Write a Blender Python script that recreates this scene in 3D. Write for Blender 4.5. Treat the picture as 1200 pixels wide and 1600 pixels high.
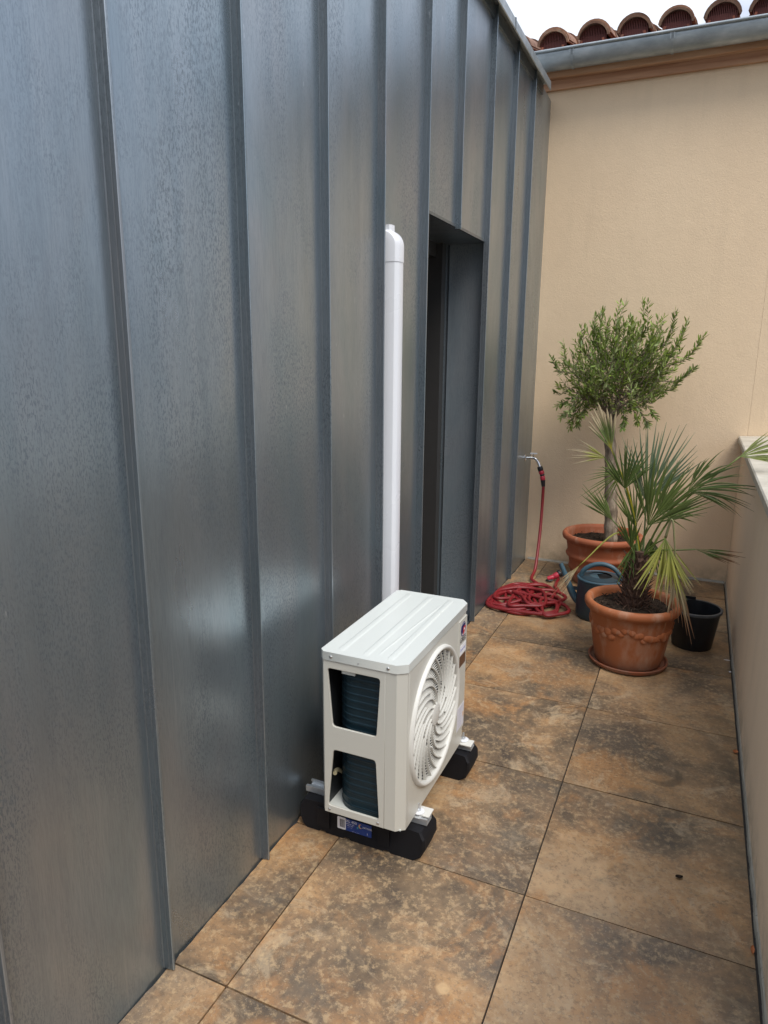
import bpy, bmesh, math, random
from mathutils import Vector, Matrix, noise
R = math.radians
random.seed(7)
sc = bpy.context.scene
for o in list(bpy.data.objects):
    bpy.data.objects.remove(o)
col = sc.collection

# ------------------------------------------------------------------ camera
cam_d = bpy.data.cameras.new('camera'); cam = bpy.data.objects.new('camera', cam_d); col.objects.link(cam)
cam_d.sensor_fit = 'VERTICAL'; cam_d.sensor_height = 32.0; cam_d.lens = 32.0 * 1088.435 / 1600
cr = Vector((0.9124555, 0.4090887, 0.00844962)); cu = Vector((-0.09912807, 0.20097161, 0.97456864)); cf = Vector((-0.39698688, 0.89008811, -0.22392983))
cam.matrix_world = Matrix(((cr.x, cu.x, -cf.x, 1.09137), (cr.y, cu.y, -cf.y, -1.13111), (cr.z, cu.z, -cf.z, 1.52325), (0, 0, 0, 1)))
cam_d.clip_start = .02; cam_d.clip_end = 2000
sc.camera = cam

# ------------------------------------------------------------------ sky and sun
SUN_EL, SUN_AZ = 56, 128          # azimuth clockwise from +y
w = bpy.data.worlds.new('World'); sc.world = w; w.use_nodes = True
nt = w.node_tree; nt.nodes.clear()
N = lambda t: nt.nodes.new(t)
out = N('ShaderNodeOutputWorld'); bg = N('ShaderNodeBackground'); bg.inputs['Strength'].default_value = .1
sky = N('ShaderNodeTexSky'); sky.sky_type = 'NISHITA'; sky.sun_disc = False
sky.sun_elevation = R(SUN_EL); sky.sun_rotation = R(SUN_AZ)
tc = N('ShaderNodeTexCoord'); mp = N('ShaderNodeMapping'); mp.inputs['Scale'].default_value = (1, 1, 2.2)
n1 = N('ShaderNodeTexNoise'); n1.inputs['Scale'].default_value = 2.6; n1.inputs['Detail'].default_value = 7; n1.inputs['Roughness'].default_value = .52
r1 = N('ShaderNodeValToRGB'); r1.color_ramp.elements[0].position = .3; r1.color_ramp.elements[0].color = (.48, .48, .48, 1)
r1.color_ramp.elements[1].position = .55; r1.color_ramp.elements[1].color = (1, 1, 1, 1)
n2 = N('ShaderNodeTexNoise'); n2.inputs['Scale'].default_value = 3.4; n2.inputs['Detail'].default_value = 6
r2 = N('ShaderNodeValToRGB'); r2.color_ramp.elements[0].position = .42; r2.color_ramp.elements[0].color = (3.5, 4.2, 5.6, 1)
r2.color_ramp.elements[1].position = .58; r2.color_ramp.elements[1].color = (7.9, 8.2, 8.8, 1)
mx = N('ShaderNodeMix'); mx.data_type = 'RGBA'
nt.links.new(tc.outputs['Generated'], mp.inputs[0]); nt.links.new(mp.outputs[0], n1.inputs[0]); nt.links.new(mp.outputs[0], n2.inputs[0])
nt.links.new(n1.outputs[0], r1.inputs[0]); nt.links.new(n2.outputs[0], r2.inputs[0])
nt.links.new(r1.outputs[0], mx.inputs[0]); nt.links.new(sky.outputs[0], mx.inputs[6]); nt.links.new(r2.outputs[0], mx.inputs[7])
sp0 = N('ShaderNodeSeparateXYZ'); cl0 = N('ShaderNodeMapRange'); nt.links.new(tc.outputs['Generated'], sp0.inputs[0]); nt.links.new(sp0.outputs[2], cl0.inputs[0])
for i_, v_ in enumerate((0, 1, .31, 1.30)): cl0.inputs[i_ + 1].default_value = v_      # overcast sky: zenith three times as bright as the horizon
ml0 = N('ShaderNodeVectorMath'); ml0.operation = 'SCALE'; nt.links.new(mx.outputs[2], ml0.inputs[0]); nt.links.new(cl0.outputs[0], ml0.inputs['Scale'])
nt.links.new(ml0.outputs[0], bg.inputs[0]); nt.links.new(bg.outputs[0], out.inputs[0])
sd = bpy.data.lights.new('sun', 'SUN'); sd.energy = 1.3; sd.angle = R(30); sd.color = (1, .95, .88)
sun = bpy.data.objects.new('sun', sd); col.objects.link(sun)
sdir = Vector((math.sin(R(SUN_AZ)) * math.cos(R(SUN_EL)), math.cos(R(SUN_AZ)) * math.cos(R(SUN_EL)), math.sin(R(SUN_EL))))
sun.rotation_euler = sdir.to_track_quat('Z', 'Y').to_euler(); sun.location = (4, -4, 8)
sc.view_settings.view_transform = 'Standard'; sc.view_settings.look = 'None'; sc.view_settings.exposure = 1.15; sc.view_settings.gamma = 1
sc.view_settings.use_curve_mapping = False
sc.render.engine = 'CYCLES'

# ------------------------------------------------------------------ materials
class MT:
    """small node-tree helper"""
    def __init__(s, name, rough=.6, metal=0, col=(.5, .5, .5)):
        s.m = bpy.data.materials.new(name); s.m.use_nodes = True; s.t = s.m.node_tree
        s.b = s.t.nodes['Principled BSDF']; s.b.inputs['Roughness'].default_value = rough
        s.b.inputs['Metallic'].default_value = metal; s.b.inputs['Base Color'].default_value = (*col, 1)
        tcn = s.t.nodes.new('ShaderNodeTexCoord'); oi = s.t.nodes.new('ShaderNodeObjectInfo')
        s.rnd = oi.outputs['Random']; s.obj = tcn.outputs['Object']
        ml = s.n('ShaderNodeVectorMath', operation='MULTIPLY'); cx = s.n('ShaderNodeCombineXYZ')
        s.l(s.rnd, cx.inputs[0]); s.l(s.rnd, cx.inputs[1]); s.l(s.rnd, cx.inputs[2])
        s.l(cx.outputs[0], ml.inputs[0]); ml.inputs[1].default_value = (37.1, 61.7, 19.3)
        ad = s.n('ShaderNodeVectorMath', operation='ADD'); s.l(s.obj, ad.inputs[0]); s.l(ml.outputs[0], ad.inputs[1])
        s.vec = ad.outputs[0]
    def n(s, t, **k):
        x = s.t.nodes.new(t)
        for a, b in k.items(): setattr(x, a, b)
        return x
    def l(s, a, b): s.t.links.new(a, b)
    def noise(s, scale, detail=5, rough=.55, stretch=(1, 1, 1), dist=0, vec=None):
        m = s.n('ShaderNodeMapping'); m.inputs['Scale'].default_value = stretch; s.l(vec or s.vec, m.inputs[0])
        x = s.n('ShaderNodeTexNoise'); x.inputs['Scale'].default_value = scale; x.inputs['Detail'].default_value = detail
        x.inputs['Roughness'].default_value = rough; x.inputs['Distortion'].default_value = dist; s.l(m.outputs[0], x.inputs[0]); return x.outputs[0]
    def ramp(s, f, *st):
        x = s.n('ShaderNodeValToRGB'); e = x.color_ramp.elements
        while len(e) < len(st): e.new(.5)
        for i, (p, c) in enumerate(st):
            e[i].position = p; e[i].color = (*c, 1) if len(c) == 3 else c
        s.l(f, x.inputs[0]); return x.outputs[0]
    def fr(s, f, a, b): return s.ramp(f, (a, (0, 0, 0)), (b, (1, 1, 1)))
    def mix(s, f, a, b, blend='MIX'):
        x = s.n('ShaderNodeMix'); x.data_type = 'RGBA'; x.blend_type = blend
        for v, i in ((f, 0), (a, 6), (b, 7)):
            if isinstance(v, (int, float)): x.inputs[i].default_value = v
            elif isinstance(v, tuple): x.inputs[i].default_value = (*v, 1)
            else: s.l(v, x.inputs[i])
        return x.outputs[2]
    def mul(s, a, k):
        x = s.n('ShaderNodeMath', operation='MULTIPLY'); s.l(a, x.inputs[0])
        if isinstance(k, (int, float)): x.inputs[1].default_value = k
        else: s.l(k, x.inputs[1])
        return x.outputs[0]
    def rng(s, f, a, b, lo, hi):
        x = s.n('ShaderNodeMapRange'); s.l(f, x.inputs[0])
        for i, v in enumerate((a, b, lo, hi)): x.inputs[i + 1].default_value = v
        return x.outputs[0]
    def color(s, c): s.l(c, s.b.inputs['Base Color'])
    def roughness(s, c): s.l(c, s.b.inputs['Roughness'])
    def bump(s, h, strength=.3, dist=.002, prev=None):
        x = s.n('ShaderNodeBump'); x.inputs['Strength'].default_value = strength; x.inputs['Distance'].default_value = dist
        s.l(h, x.inputs['Height'])
        if prev is not None: s.l(prev, x.inputs['Normal'])
        s.l(x.outputs[0], s.b.inputs['Normal']); return x.outputs[0]

def simple(name, c, rough=.5, metal=0, var=.12, scale=30, bump=0, bs=200):
    t = MT(name, rough, metal, c)
    n = t.noise(scale, 4)
    t.color(t.mix(n, tuple(max(0, x * (1 - var)) for x in c), tuple(x * (1 + var) for x in c)))
    if bump: t.bump(t.noise(bs, 3), bump, .001)
    return t.m

def zinc_mat(name, tint=1.0, metal=.85):
    t = MT(name, .36, metal)
    K = lambda *c: tuple(v * tint * q for v, q in zip(c, (1.16, 1.19, 1.20)))
    st = t.noise(7, 7, .62, (1, 2.2, .16), .4)           # broad uneven vertical bands
    cl = t.noise(1.5, 5, .55, (1, 1.6, .55), .6)
    cl2 = t.noise(2.1, 5, .55, (1, 1.5, .7), .8)
    sp = t.noise(175, 4, .66, (1, 1.7, .55), .3)         # drip shaped specks
    fine = t.noise(300, 4, .7, (1, 1, .07))
    spm = t.mul(t.fr(sp, .50, .57), t.fr(t.noise(1.9, 5, .6, (1, 2.0, .6), .5), .44, .60))
    base = t.ramp(st, (.30, K(.262, .300, .328)), (.50, K(.300, .336, .362)), (.70, K(.335, .364, .386)))
    base = t.mix(t.mul(t.fr(cl, .46, .66), .60), base, K(.330, .318, .322))
    base = t.mix(t.mul(t.fr(cl2, .48, .66), .60), base, K(.232, .290, .318))
    base = t.mix(t.mul(t.fr(fine, .42, .64), .34), base, K(.185, .208, .228))
    base = t.mix(t.mul(spm, .60), base, K(.120, .145, .165))
    base = t.mix(t.mul(t.fr(t.noise(31, 2, .5, (1, 2.6, .5)), .775, .79), .55), base, K(.60, .62, .63))
    drip = t.mul(t.fr(t.noise(16, 3, .6, (1, 2.6, .05)), .66, .74), t.fr(t.noise(1.2, 3), .45, .6))
    base = t.mix(t.mul(drip, .30), base, K(.44, .46, .47))
    t.color(base)
    rr = t.rng(cl, .3, .7, .27, .37)
    x = t.n('ShaderNodeMath', operation='MULTIPLY_ADD'); t.l(spm, x.inputs[0]); x.inputs[1].default_value = .16; t.l(rr, x.inputs[2])
    t.roughness(x.outputs[0])
    b1 = t.bump(t.noise(2.2, 3, .45, (1, 1.5, .6), .5), .40, .012)
    t.bump(fine, .08, .0006, b1)
    return t.m
M = {}
M['zinc'] = zinc_mat('zinc')
M['zinc_seam'] = zinc_mat('zinc_seam', .46, .55)  # darkened tint stands in for dark reflections on the seam sides
M['seam_lip'] = zinc_mat('lit_lip', .95, .8)  # brighter tint, light on the lip edge put into the colour
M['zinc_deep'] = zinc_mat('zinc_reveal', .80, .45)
t = MT('zinc_gutter', .42, .6); n = t.noise(14, 6, .6, (.5, 1, 1))
t.color(t.ramp(n, (.3, (.24, .27, .28)), (.55, (.36, .39, .40)), (.8, (.52, .54, .54)))); t.bump(t.noise(30, 4), .15, .002); M['gutter'] = t.m

def render_mat(name, c):
    t = MT(name, .9); wl = t.obj
    big = t.noise(1.1, 5, .55); mid = t.noise(7, 5, .6, (1, 1, .5)); gr = t.noise(260, 3, .7)
    b = t.mix(t.mul(t.fr(big, .35, .7), .5), c, tuple(x * k for x, k in zip(c, (.93, .90, .88))))
    b = t.mix(t.mul(t.fr(mid, .45, .75), .28), b, tuple(x * .84 for x in c))
    b = t.mix(t.mul(t.fr(gr, .55, .7), .22), b, tuple(x * .72 for x in c))
    sx = t.n('ShaderNodeSeparateXYZ'); t.l(t.obj, sx.inputs[0])
    low = t.rng(sx.outputs[2], 0.0, .16, 1, 0); lown = t.mul(low, t.fr(t.noise(9, 5, .65), .38, .66))
    b = t.mix(t.mul(lown, .62), b, (.16, .145, .10))                       # damp green-grey dirt at the foot of the wall
    stk = t.mul(t.fr(t.noise(9, 4, .6, (1, 1, .05)), .50, .68), t.fr(t.noise(2, 3), .42, .6))
    b = t.mix(t.mul(stk, .22), b, tuple(x * .68 for x in c))
    t.color(b)
    p = t.bump(gr, .55, .0025); p = t.bump(t.noise(95, 4, .65), .5, .003, p); t.bump(t.noise(14, 4, .6), .25, .006, p)
    return t.m
M['render'] = render_mat('cream_render', (.74, .565, .375))
M['render2'] = render_mat('parapet_render', (.74, .595, .435))
t = MT('coping_stone', .7); n = t.noise(9, 6, .6)
t.color(t.ramp(n, (.3, (.37, .335, .27)), (.6, (.50, .46, .38)), (.8, (.60, .56, .48)))); t.bump(t.noise(120, 4), .2, .001); M['coping'] = t.m
M['cement'] = simple('cement_bead', (.30, .28, .235), .9, 0, .35, 22, .4, 90)
M['grout'] = simple('grout', (.035, .030, .026), .9, 0, .3, 40)

t = MT('floor_tile', .5)
a = t.noise(2.3, 9, .66, (1, 1, 1), .35); b_ = t.noise(3.6, 9, .66, dist=.4); c_ = t.noise(48, 7, .74); e_ = t.noise(3.1, 8, .68, dist=.7)
base = t.ramp(a, (.37, (.070, .052, .037)), (.45, (.145, .098, .058)), (.51, (.265, .160, .082)), (.58, (.385, .225, .103)), (.67, (.48, .31, .165)))
base = t.mix(t.mul(t.fr(b_, .47, .62), .58), base, (.088, .068, .051))                       # smoky brown clouds
base = t.mix(t.mul(t.fr(e_, .51, .60), .62), base, (.40, .195, .070))                        # rust
base = t.mix(t.mul(t.fr(t.noise(6.5, 9, .72, dist=.9), .54, .64), .60), base, (.46, .35, .22))   # sand coloured flakes
base = t.mix(t.mul(t.fr(t.noise(3.6, 8, .68), .56, .68), .50), base, (.145, .125, .098))     # slate grey
base = t.mix(t.mul(t.fr(t.noise(1.5, 7, .62), .48, .62), .42), base, (.125, .100, .076))      # broad dull stains
base = t.mix(t.mul(t.fr(t.noise(1.9, 7, .64), .54, .66), .34), base, (.42, .29, .165))
base = t.mix(t.mul(t.fr(c_, .51, .61), .46), base, (.50, .35, .19))
base = t.mix(t.mul(t.fr(t.noise(85, 6, .75), .52, .61), .42), base, (.065, .046, .033))
base = t.mix(t.mul(t.fr(t.noise(170, 3, .7), .62, .68), .40), base, (.56, .46, .33))
# darker towards the parapet (x), broken up by noise
geo = t.n('ShaderNodeNewGeometry'); sx = t.n('ShaderNodeSeparateXYZ'); t.l(geo.outputs['Position'], sx.inputs[0])
dx = t.rng(sx.outputs[0], .95, 1.42, 0, 1); dn = t.noise(5, 7, .65, vec=geo.outputs['Position'])
edge_tone = t.mul(dx, t.fr(dn, .36, .62))
base = t.mix(t.mul(edge_tone, .66), base, (.060, .046, .028))
def spot(px, py, r0, r1):      # mask of a round mark on the floor
    d = t.n('ShaderNodeVectorMath', operation='DISTANCE'); t.l(geo.outputs['Position'], d.inputs[0]); d.inputs[1].default_value = (px, py, 0)
    nz = t.n('ShaderNodeMath', operation='MULTIPLY_ADD'); t.l(t.noise(60, 4, .6, vec=geo.outputs['Position']), nz.inputs[0]); nz.inputs[1].default_value = .014; t.l(d.outputs['Value'], nz.inputs[2])
    return t.rng(nz.outputs[0], r0, r1, 1, 0)
base = t.mix(t.mul(spot(.66, .216, .020, .027), .55), base, (.56, .38, .20))
ring = t.mul(t.mul(spot(1.10, 1.40, .078, .086), t.rng(spot(1.075, 1.425, .076, .088), 0, 1, 1, 0)), t.fr(b_, .36, .5))
base = t.mix(t.mul(ring, .6), base, (.050, .038, .026))
hs = t.n('ShaderNodeHueSaturation'); t.l(t.rng(t.rnd, 0, 1, .92, 1.22), hs.inputs['Value']); hs.inputs['Saturation'].default_value = 1.0; t.l(base, hs.inputs['Color'])
t.color(hs.outputs[0]); t.roughness(t.rng(b_, .3, .7, .50, .34))
p = t.bump(b_, .22, .003); t.bump(c_, .25, .0012, p); M['tile'] = t.m

def terra(name, c):
    t = MT(name, .72); a = t.noise(6, 6, .6); g = t.noise(160, 3, .6); st = t.noise(11, 5, .6, (1, 1, .4))
    b = t.mix(a, tuple(x * .72 for x in c), tuple(x * 1.2 for x in c))
    b = t.mix(t.mul(t.fr(st, .52, .70), .42), b, (.50, .37, .27))
    b = t.mix(t.mul(t.fr(t.noise(22, 6, .7), .56, .72), .22), b, (.20, .075, .035))
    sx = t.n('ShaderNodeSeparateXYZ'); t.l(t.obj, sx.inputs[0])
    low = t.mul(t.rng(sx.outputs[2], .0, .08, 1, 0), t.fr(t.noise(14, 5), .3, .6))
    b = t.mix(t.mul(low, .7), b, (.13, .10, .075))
    t.color(b); p = t.bump(g, .2, .0015); t.bump(st, .15, .003, p); return t.m
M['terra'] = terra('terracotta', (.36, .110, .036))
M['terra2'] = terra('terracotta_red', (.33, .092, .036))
t = MT('potting_soil', 1.0); t.b.inputs['Specular IOR Level'].default_value = .1; a = t.noise(55, 5, .7)
t.color(t.ramp(a, (.35, (.012, .009, .007)), (.6, (.05, .035, .025)), (.75, (.13, .09, .06)))); t.bump(a, .9, .01); M['soil'] = t.m
def paint(name, c, rough=.36):
    t = MT(name, rough); a = t.noise(5, 4, .5)
    t.color(t.mix(t.mul(a, .5), c, tuple(x * .93 for x in c))); t.roughness(t.rng(t.noise(3, 4), .3, .7, rough - .04, rough + .07))
    t.bump(t.noise(420, 2), .05, .0004); return t.m
M['ac'] = paint('unit_paint', (.54, .528, .468))
M['ac_lid'] = paint('unit_lid_paint', (.60, .62, .58), .30)
M['ac_grille'] = paint('unit_grille', (.64, .63, .58), .42)
M['ac_dark'] = simple('unit_inside', (.018, .02, .022), .5)
M['ac_fan'] = simple('fan_plastic', (.05, .052, .055), .5)
t = MT('coil_fins', .42, .35); wv = t.n('ShaderNodeTexWave'); wv.bands_direction = 'Z'; wv.inputs['Scale'].default_value = 1
a = t.noise(30, 4, .6, (1, 1, .2))
t.color(t.mix(a, (.006, .015, .024), (.012, .038, .052))); M['coil'] = t.m
M['duct'] = paint('white_pvc', (.74, .75, .77), .30)
M['steel'] = simple('galvanised_steel', (.62, .64, .66), .34, .75, .2, 60)
M['pipe_foam'] = simple('pipe_foam', (.34, .30, .18), .8)
M['screw'] = simple('screw_steel', (.5, .5, .5), .3, .9)
M['rubber'] = simple('black_rubber', (.0055, .0055, .0075), .7, 0, .3, 25, .25, 260); M['rubber'].node_tree.nodes['Principled BSDF'].inputs['Specular IOR Level'].default_value = .3
t = MT('clear_plastic', .18); t.b.inputs['Base Color'].default_value = (.80, .82, .82, 1); t.b.inputs['Transmission Weight'].default_value = .55; M['clear'] = t.m
M['blue'] = simple('label_blue', (.012, .045, .22), .35)
M['white'] = simple('label_white', (.78, .78, .80), .35, 0, .04)
M['pale_label'] = simple('label_pale', (.66, .66, .72), .35, 0, .05)
M['gold'] = simple('label_orange', (.75, .42, .16), .4)
M['teal'] = simple('label_teal', (.03, .28, .33), .4)
M['navy'] = simple('logo_navy', (.010, .014, .10), .35)
M['red'] = simple('logo_red', (.50, .03, .03), .35)
M['brown'] = simple('label_brown', (.10, .045, .025), .35)
M['ink'] = simple('ink', (.03, .03, .045), .5)
M['lilac'] = simple('ink_blue', (.16, .18, .45), .5)
M['hose'] = simple('red_hose', (.20, .010, .013), .5, 0, .22, 45, .12, 120)
M['hose_dark'] = simple('black_plastic', (.014, .014, .017), .4)
M['hose_red'] = simple('red_plastic', (.48, .03, .055), .38)
M['chrome'] = simple('chrome', (.72, .72, .72), .18, .95)
M['can'] = simple('blue_grey_plastic', (.024, .045, .058), .46, 0, .2, 12, .08, 150)
M['can_light'] = simple('blue_plastic_handle', (.045, .095, .125), .42, 0, .15, 12)
M['bucket'] = simple('black_pot_plastic', (.010, .011, .014), .42, 0, .3, 15)
M['bucket_rim'] = simple('scuffed_rim', (.07, .075, .08), .5, 0, .4, 40)
t = MT('pink_wood', .7); a = t.noise(7, 6, .6, (.15, 2.2, 2.2))
t.color(t.ramp(a, (.3, (.30, .135, .065)), (.55, (.48, .265, .145)), (.75, (.60, .38, .24)))); t.bump(a, .25, .002); M['wood'] = t.m
def tile_mat(name, c1, c2, c3):
    t = MT(name, .8); a = t.noise(13, 6, .65); g = t.noise(60, 5, .7)
    b = t.ramp(a, (.3, c1), (.52, c2), (.74, c3)); b = t.mix(t.mul(t.fr(g, .5, .68), .5), b, (.07, .055, .045))
    b = t.mix(t.mul(t.fr(t.noise(30, 5, .7), .57, .67), .45), b, (.36, .33, .24))
    h = t.n('ShaderNodeHueSaturation'); t.l(t.rng(t.rnd, 0, 1, .50, 1.12), h.inputs['Value']); t.l(b, h.inputs['Color']); t.color(h.outputs[0]); t.bump(g, .4, .003); return t.m
M['rooftile'] = tile_mat('clay_roof_tile', (.16, .075, .045), (.32, .165, .10), (.45, .29, .18))
M['pantile'] = tile_mat('clay_pan_tile', (.20, .06, .035), (.34, .10, .055), (.42, .15, .08))
M['comb'] = simple('dark_red_comb', (.15, .035, .025), .6)
M['frame'] = simple('door_frame', (.038, .036, .034), .45)
t = MT('door_glass', .05); t.b.inputs['Base Color'].default_value = (.02, .022, .024, 1); t.b.inputs['Specular IOR Level'].default_value = .7; M['glass'] = t.m
M['dark'] = simple('gap_black', (.004, .004, .005), .9)
t = MT('olive_bark', .9); a = t.noise(28, 6, .65, (1, 1, .35))
t.color(t.ramp(a, (.35, (.095, .070, .046)), (.52, (.235, .18, .125)), (.68, (.40, .335, .25)))); t.bump(a, .7, .006); M['bark'] = t.m
t = MT('palm_fibre', .95); a = t.noise(60, 5, .7, (1, 1, .4))
t.color(t.ramp(a, (.3, (.030, .017, .012)), (.55, (.10, .052, .033)), (.75, (.20, .12, .075)))); t.bump(a, .9, .01); M['fibre'] = t.m
def leaf_mat(name, attr='tint'):
    t = MT(name, .5); at = t.n('ShaderNodeAttribute'); at.attribute_name = attr
    a = t.noise(40, 3); c = t.mix(t.mul(a, .35), at.outputs['Color'], t.mix(1.0, at.outputs['Color'], (.55, .55, .55), 'MULTIPLY'))
    t.color(c); t.b.inputs['Transmission Weight'].default_value = 0
    tr = t.n('ShaderNodeBsdfTranslucent'); t.l(c, tr.inputs[0]); ms = t.n('ShaderNodeMixShader'); ms.inputs[0].default_value = .28
    o = t.t.nodes['Material Output']; t.l(t.b.outputs[0], ms.inputs[1]); t.l(tr.outputs[0], ms.inputs[2]); t.l(ms.outputs[0], o.inputs[0]); return t.m
M['leaf'] = leaf_mat('leaf')
M['ground'] = simple('ground', (.16, .15, .13), .9, 0, .25, .6)
M['dry_leaf'] = simple('dry_leaf', (.36, .12, .04), .8)

# ------------------------------------------------------------------ mesh helpers
def link(name, me, mat=None, parent=None, loc=None, smooth=None):
    o = bpy.data.objects.new(name, me); col.objects.link(o)
    if mat is not None and len(me.materials) == 0: me.materials.append(mat)
    if parent is not None: o.parent = parent
    if loc is not None: o.location = loc
    return o
def finish(name, bm, mat, parent=None, smooth=False, loc=None, bevel=0, seg=2, angle=35):
    me = bpy.data.meshes.new(name)
    if bevel:
        es = [e for e in bm.edges if len(e.link_faces) == 2 and e.calc_face_angle(0) > R(angle)]
        if es: bmesh.ops.bevel(bm, geom=es, offset=bevel, segments=seg, profile=.6, affect='EDGES', clamp_overlap=True)
    bmesh.ops.recalc_face_normals(bm, faces=bm.faces)
    if smooth or bevel:
        for f in bm.faces: f.smooth = True
        for e in bm.edges:
            if len(e.link_faces) == 2 and e.calc_face_angle(0) > R(angle): e.smooth = False
    bm.to_mesh(me); bm.free()
    return link(name, me, mat, parent, loc)
def box(bm, x0, x1, y0, y1, z0, z1):
    v = [bm.verts.new(p) for p in ((x0, y0, z0), (x1, y0, z0), (x1, y1, z0), (x0, y1, z0), (x0, y0, z1), (x1, y0, z1), (x1, y1, z1), (x0, y1, z1))]
    for f in ((0, 3, 2, 1), (4, 5, 6, 7), (0, 1, 5, 4), (1, 2, 6, 5), (2, 3, 7, 6), (3, 0, 4, 7)): bm.faces.new([v[i] for i in f])
    return v
def prism(bm, poly, axis, a, b):
    """poly in the two other axes (order x,y,z minus axis), extruded a->b"""
    def P(u, v, t): return {0: (t, u, v), 1: (u, t, v), 2: (u, v, t)}[axis]
    A = [bm.verts.new(P(u, v, a)) for u, v in poly]; B = [bm.verts.new(P(u, v, b)) for u, v in poly]
    n = len(poly); bm.faces.new(A); bm.faces.new(B[::-1])
    for i in range(n): bm.faces.new((A[i], B[i], B[(i + 1) % n], A[(i + 1) % n]))
def lathe(bm, prof, seg=48, c=(0, 0), wob=None, closed=False):
    rings = []
    for r, z in prof:
        rg = []
        for i in range(seg):
            a = 2 * math.pi * i / seg; rr = r + (wob(a, z, r) if wob else 0)
            rg.append(bm.verts.new((c[0] + rr * math.cos(a), c[1] + rr * math.sin(a), z)))
        rings.append(rg)
    for j in range(len(rings) - 1):
        for i in range(seg):
            k = (i + 1) % seg; bm.faces.new((rings[j][i], rings[j][k], rings[j + 1][k], rings[j + 1][i]))
    if closed: bm.faces.new(rings[0][::-1]); bm.faces.new(rings[-1])
    return rings
def tube(bm, pts, rad, seg=10, cap=True):
    pts = [Vector(p) for p in pts]; n = len(pts)
    rad = rad if isinstance(rad, (list, tuple)) else [rad] * n
    up = Vector((0, 0, 1)); rings = []; prev = None
    for i in range(n):
        d = (pts[min(i + 1, n - 1)] - pts[max(i - 1, 0)]).normalized()
        if prev is None:
            s = d.cross(up)
            if s.length < .1: s = d.cross(Vector((1, 0, 0)))
            s.normalize()
        else:
            s = (prev - d * prev.dot(d)).normalized()
        prev = s; tt = d.cross(s)
        rings.append([bm.verts.new(pts[i] + (s * math.cos(2 * math.pi * k / seg) + tt * math.sin(2 * math.pi * k / seg)) * rad[i]) for k in range(seg)])
    for j in range(n - 1):
        for i in range(seg):
            k = (i + 1) % seg; bm.faces.new((rings[j][i], rings[j][k], rings[j + 1][k], rings[j + 1][i]))
    if cap: bm.faces.new(rings[0][::-1]); bm.faces.new(rings[-1])
def spline(ps, k=8):
    ps = [Vector(p) for p in ps]; o = []
    q = [ps[0] * 2 - ps[1]] + ps + [ps[-1] * 2 - ps[-2]]
    for i in range(1, len(q) - 2):
        for j in range(k):
            t_ = j / k; a, b, c, d = q[i - 1], q[i], q[i + 1], q[i + 2]
            o.append(.5 * ((2 * b) + (c - a) * t_ + (2 * a - 5 * b + 4 * c - d) * t_ ** 2 + (3 * b - a - 3 * c + d) * t_ ** 3))
    o.append(ps[-1]); return o
def thing(name, label, cat, loc=(0, 0, 0), group=None):
    o = bpy.data.objects.new(name, None); col.objects.link(o); o.location = loc; o.empty_display_size = .1
    o['label'] = label; o['category'] = cat
    if group: o['group'] = group
    return o
def tag(o, label, cat, group=None):
    o['label'] = label; o['category'] = cat
    if group: o['group'] = group
    return o
def text_part(name, s, mat, parent, size, mw, ext=.0002):
    cu_ = bpy.data.curves.new(name, 'FONT'); cu_.body = s; cu_.size = size; cu_.align_x = 'CENTER'; cu_.align_y = 'CENTER'; cu_.extrude = ext; cu_.resolution_u = 2
    to = bpy.data.objects.new(name, cu_); col.objects.link(to); bpy.context.view_layer.update()
    me = bpy.data.meshes.new_from_object(to.evaluated_get(bpy.context.evaluated_depsgraph_get()))
    bpy.data.objects.remove(to); me.materials.clear(); me.transform(mw)
    return link(name, me, mat, parent)
def frame(xa, ya, za, loc): return Matrix(((xa[0], ya[0], za[0], loc[0]), (xa[1], ya[1], za[1], loc[1]), (xa[2], ya[2], za[2], loc[2]), (0, 0, 0, 1)))

# ------------------------------------------------------------------ ground and terrace floor
bm = bmesh.new(); box(bm, -300, 300, -300, 300, -3.6, -3.3)
finish('ground', bm, M['ground'])['kind'] = 'structure'
bm = bmesh.new(); box(bm, -.02, 1.40, -3.0, 3.97, -.25, -.008)
floor = finish('terrace_floor', bm, M['grout']); floor['kind'] = 'structure'
T = .6; G = .0022
for (x0, x1) in ((.004, .1738), (.1738, .7738), (.7738, 1.368)):
    for k in range(-5, 7):
        y0, y1 = k * T, min((k + 1) * T, 3.962)
        bm = bmesh.new(); w_, d_2 = (x1 - x0) / 2 - G, (y1 - y0) / 2 - G
        if x0 < .01:
            ns = 26; L = []                                  # cut edge of the narrow strip: chipped by hand
            for i in range(ns + 1):
                yy = -d_2 + 2 * d_2 * i / ns; jag = random.uniform(0, .0035)
                L.append((-w_ + jag + (.006 if i in (0, ns) else 0), yy))
            poly = [(w_, -d_2), (w_, d_2)] + L[::-1]
        else:
            poly = [(-w_, -d_2), (w_, -d_2), (w_, d_2), (-w_, d_2)]
        prism(bm, poly, 2, -.012, 0)
        dz = random.uniform(-.0006, .0006)
        finish('floor_tile', bm, M['tile'], floor, loc=((x0 + x1) / 2, (y0 + y1) / 2, dz), bevel=.0012, seg=1)

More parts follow.
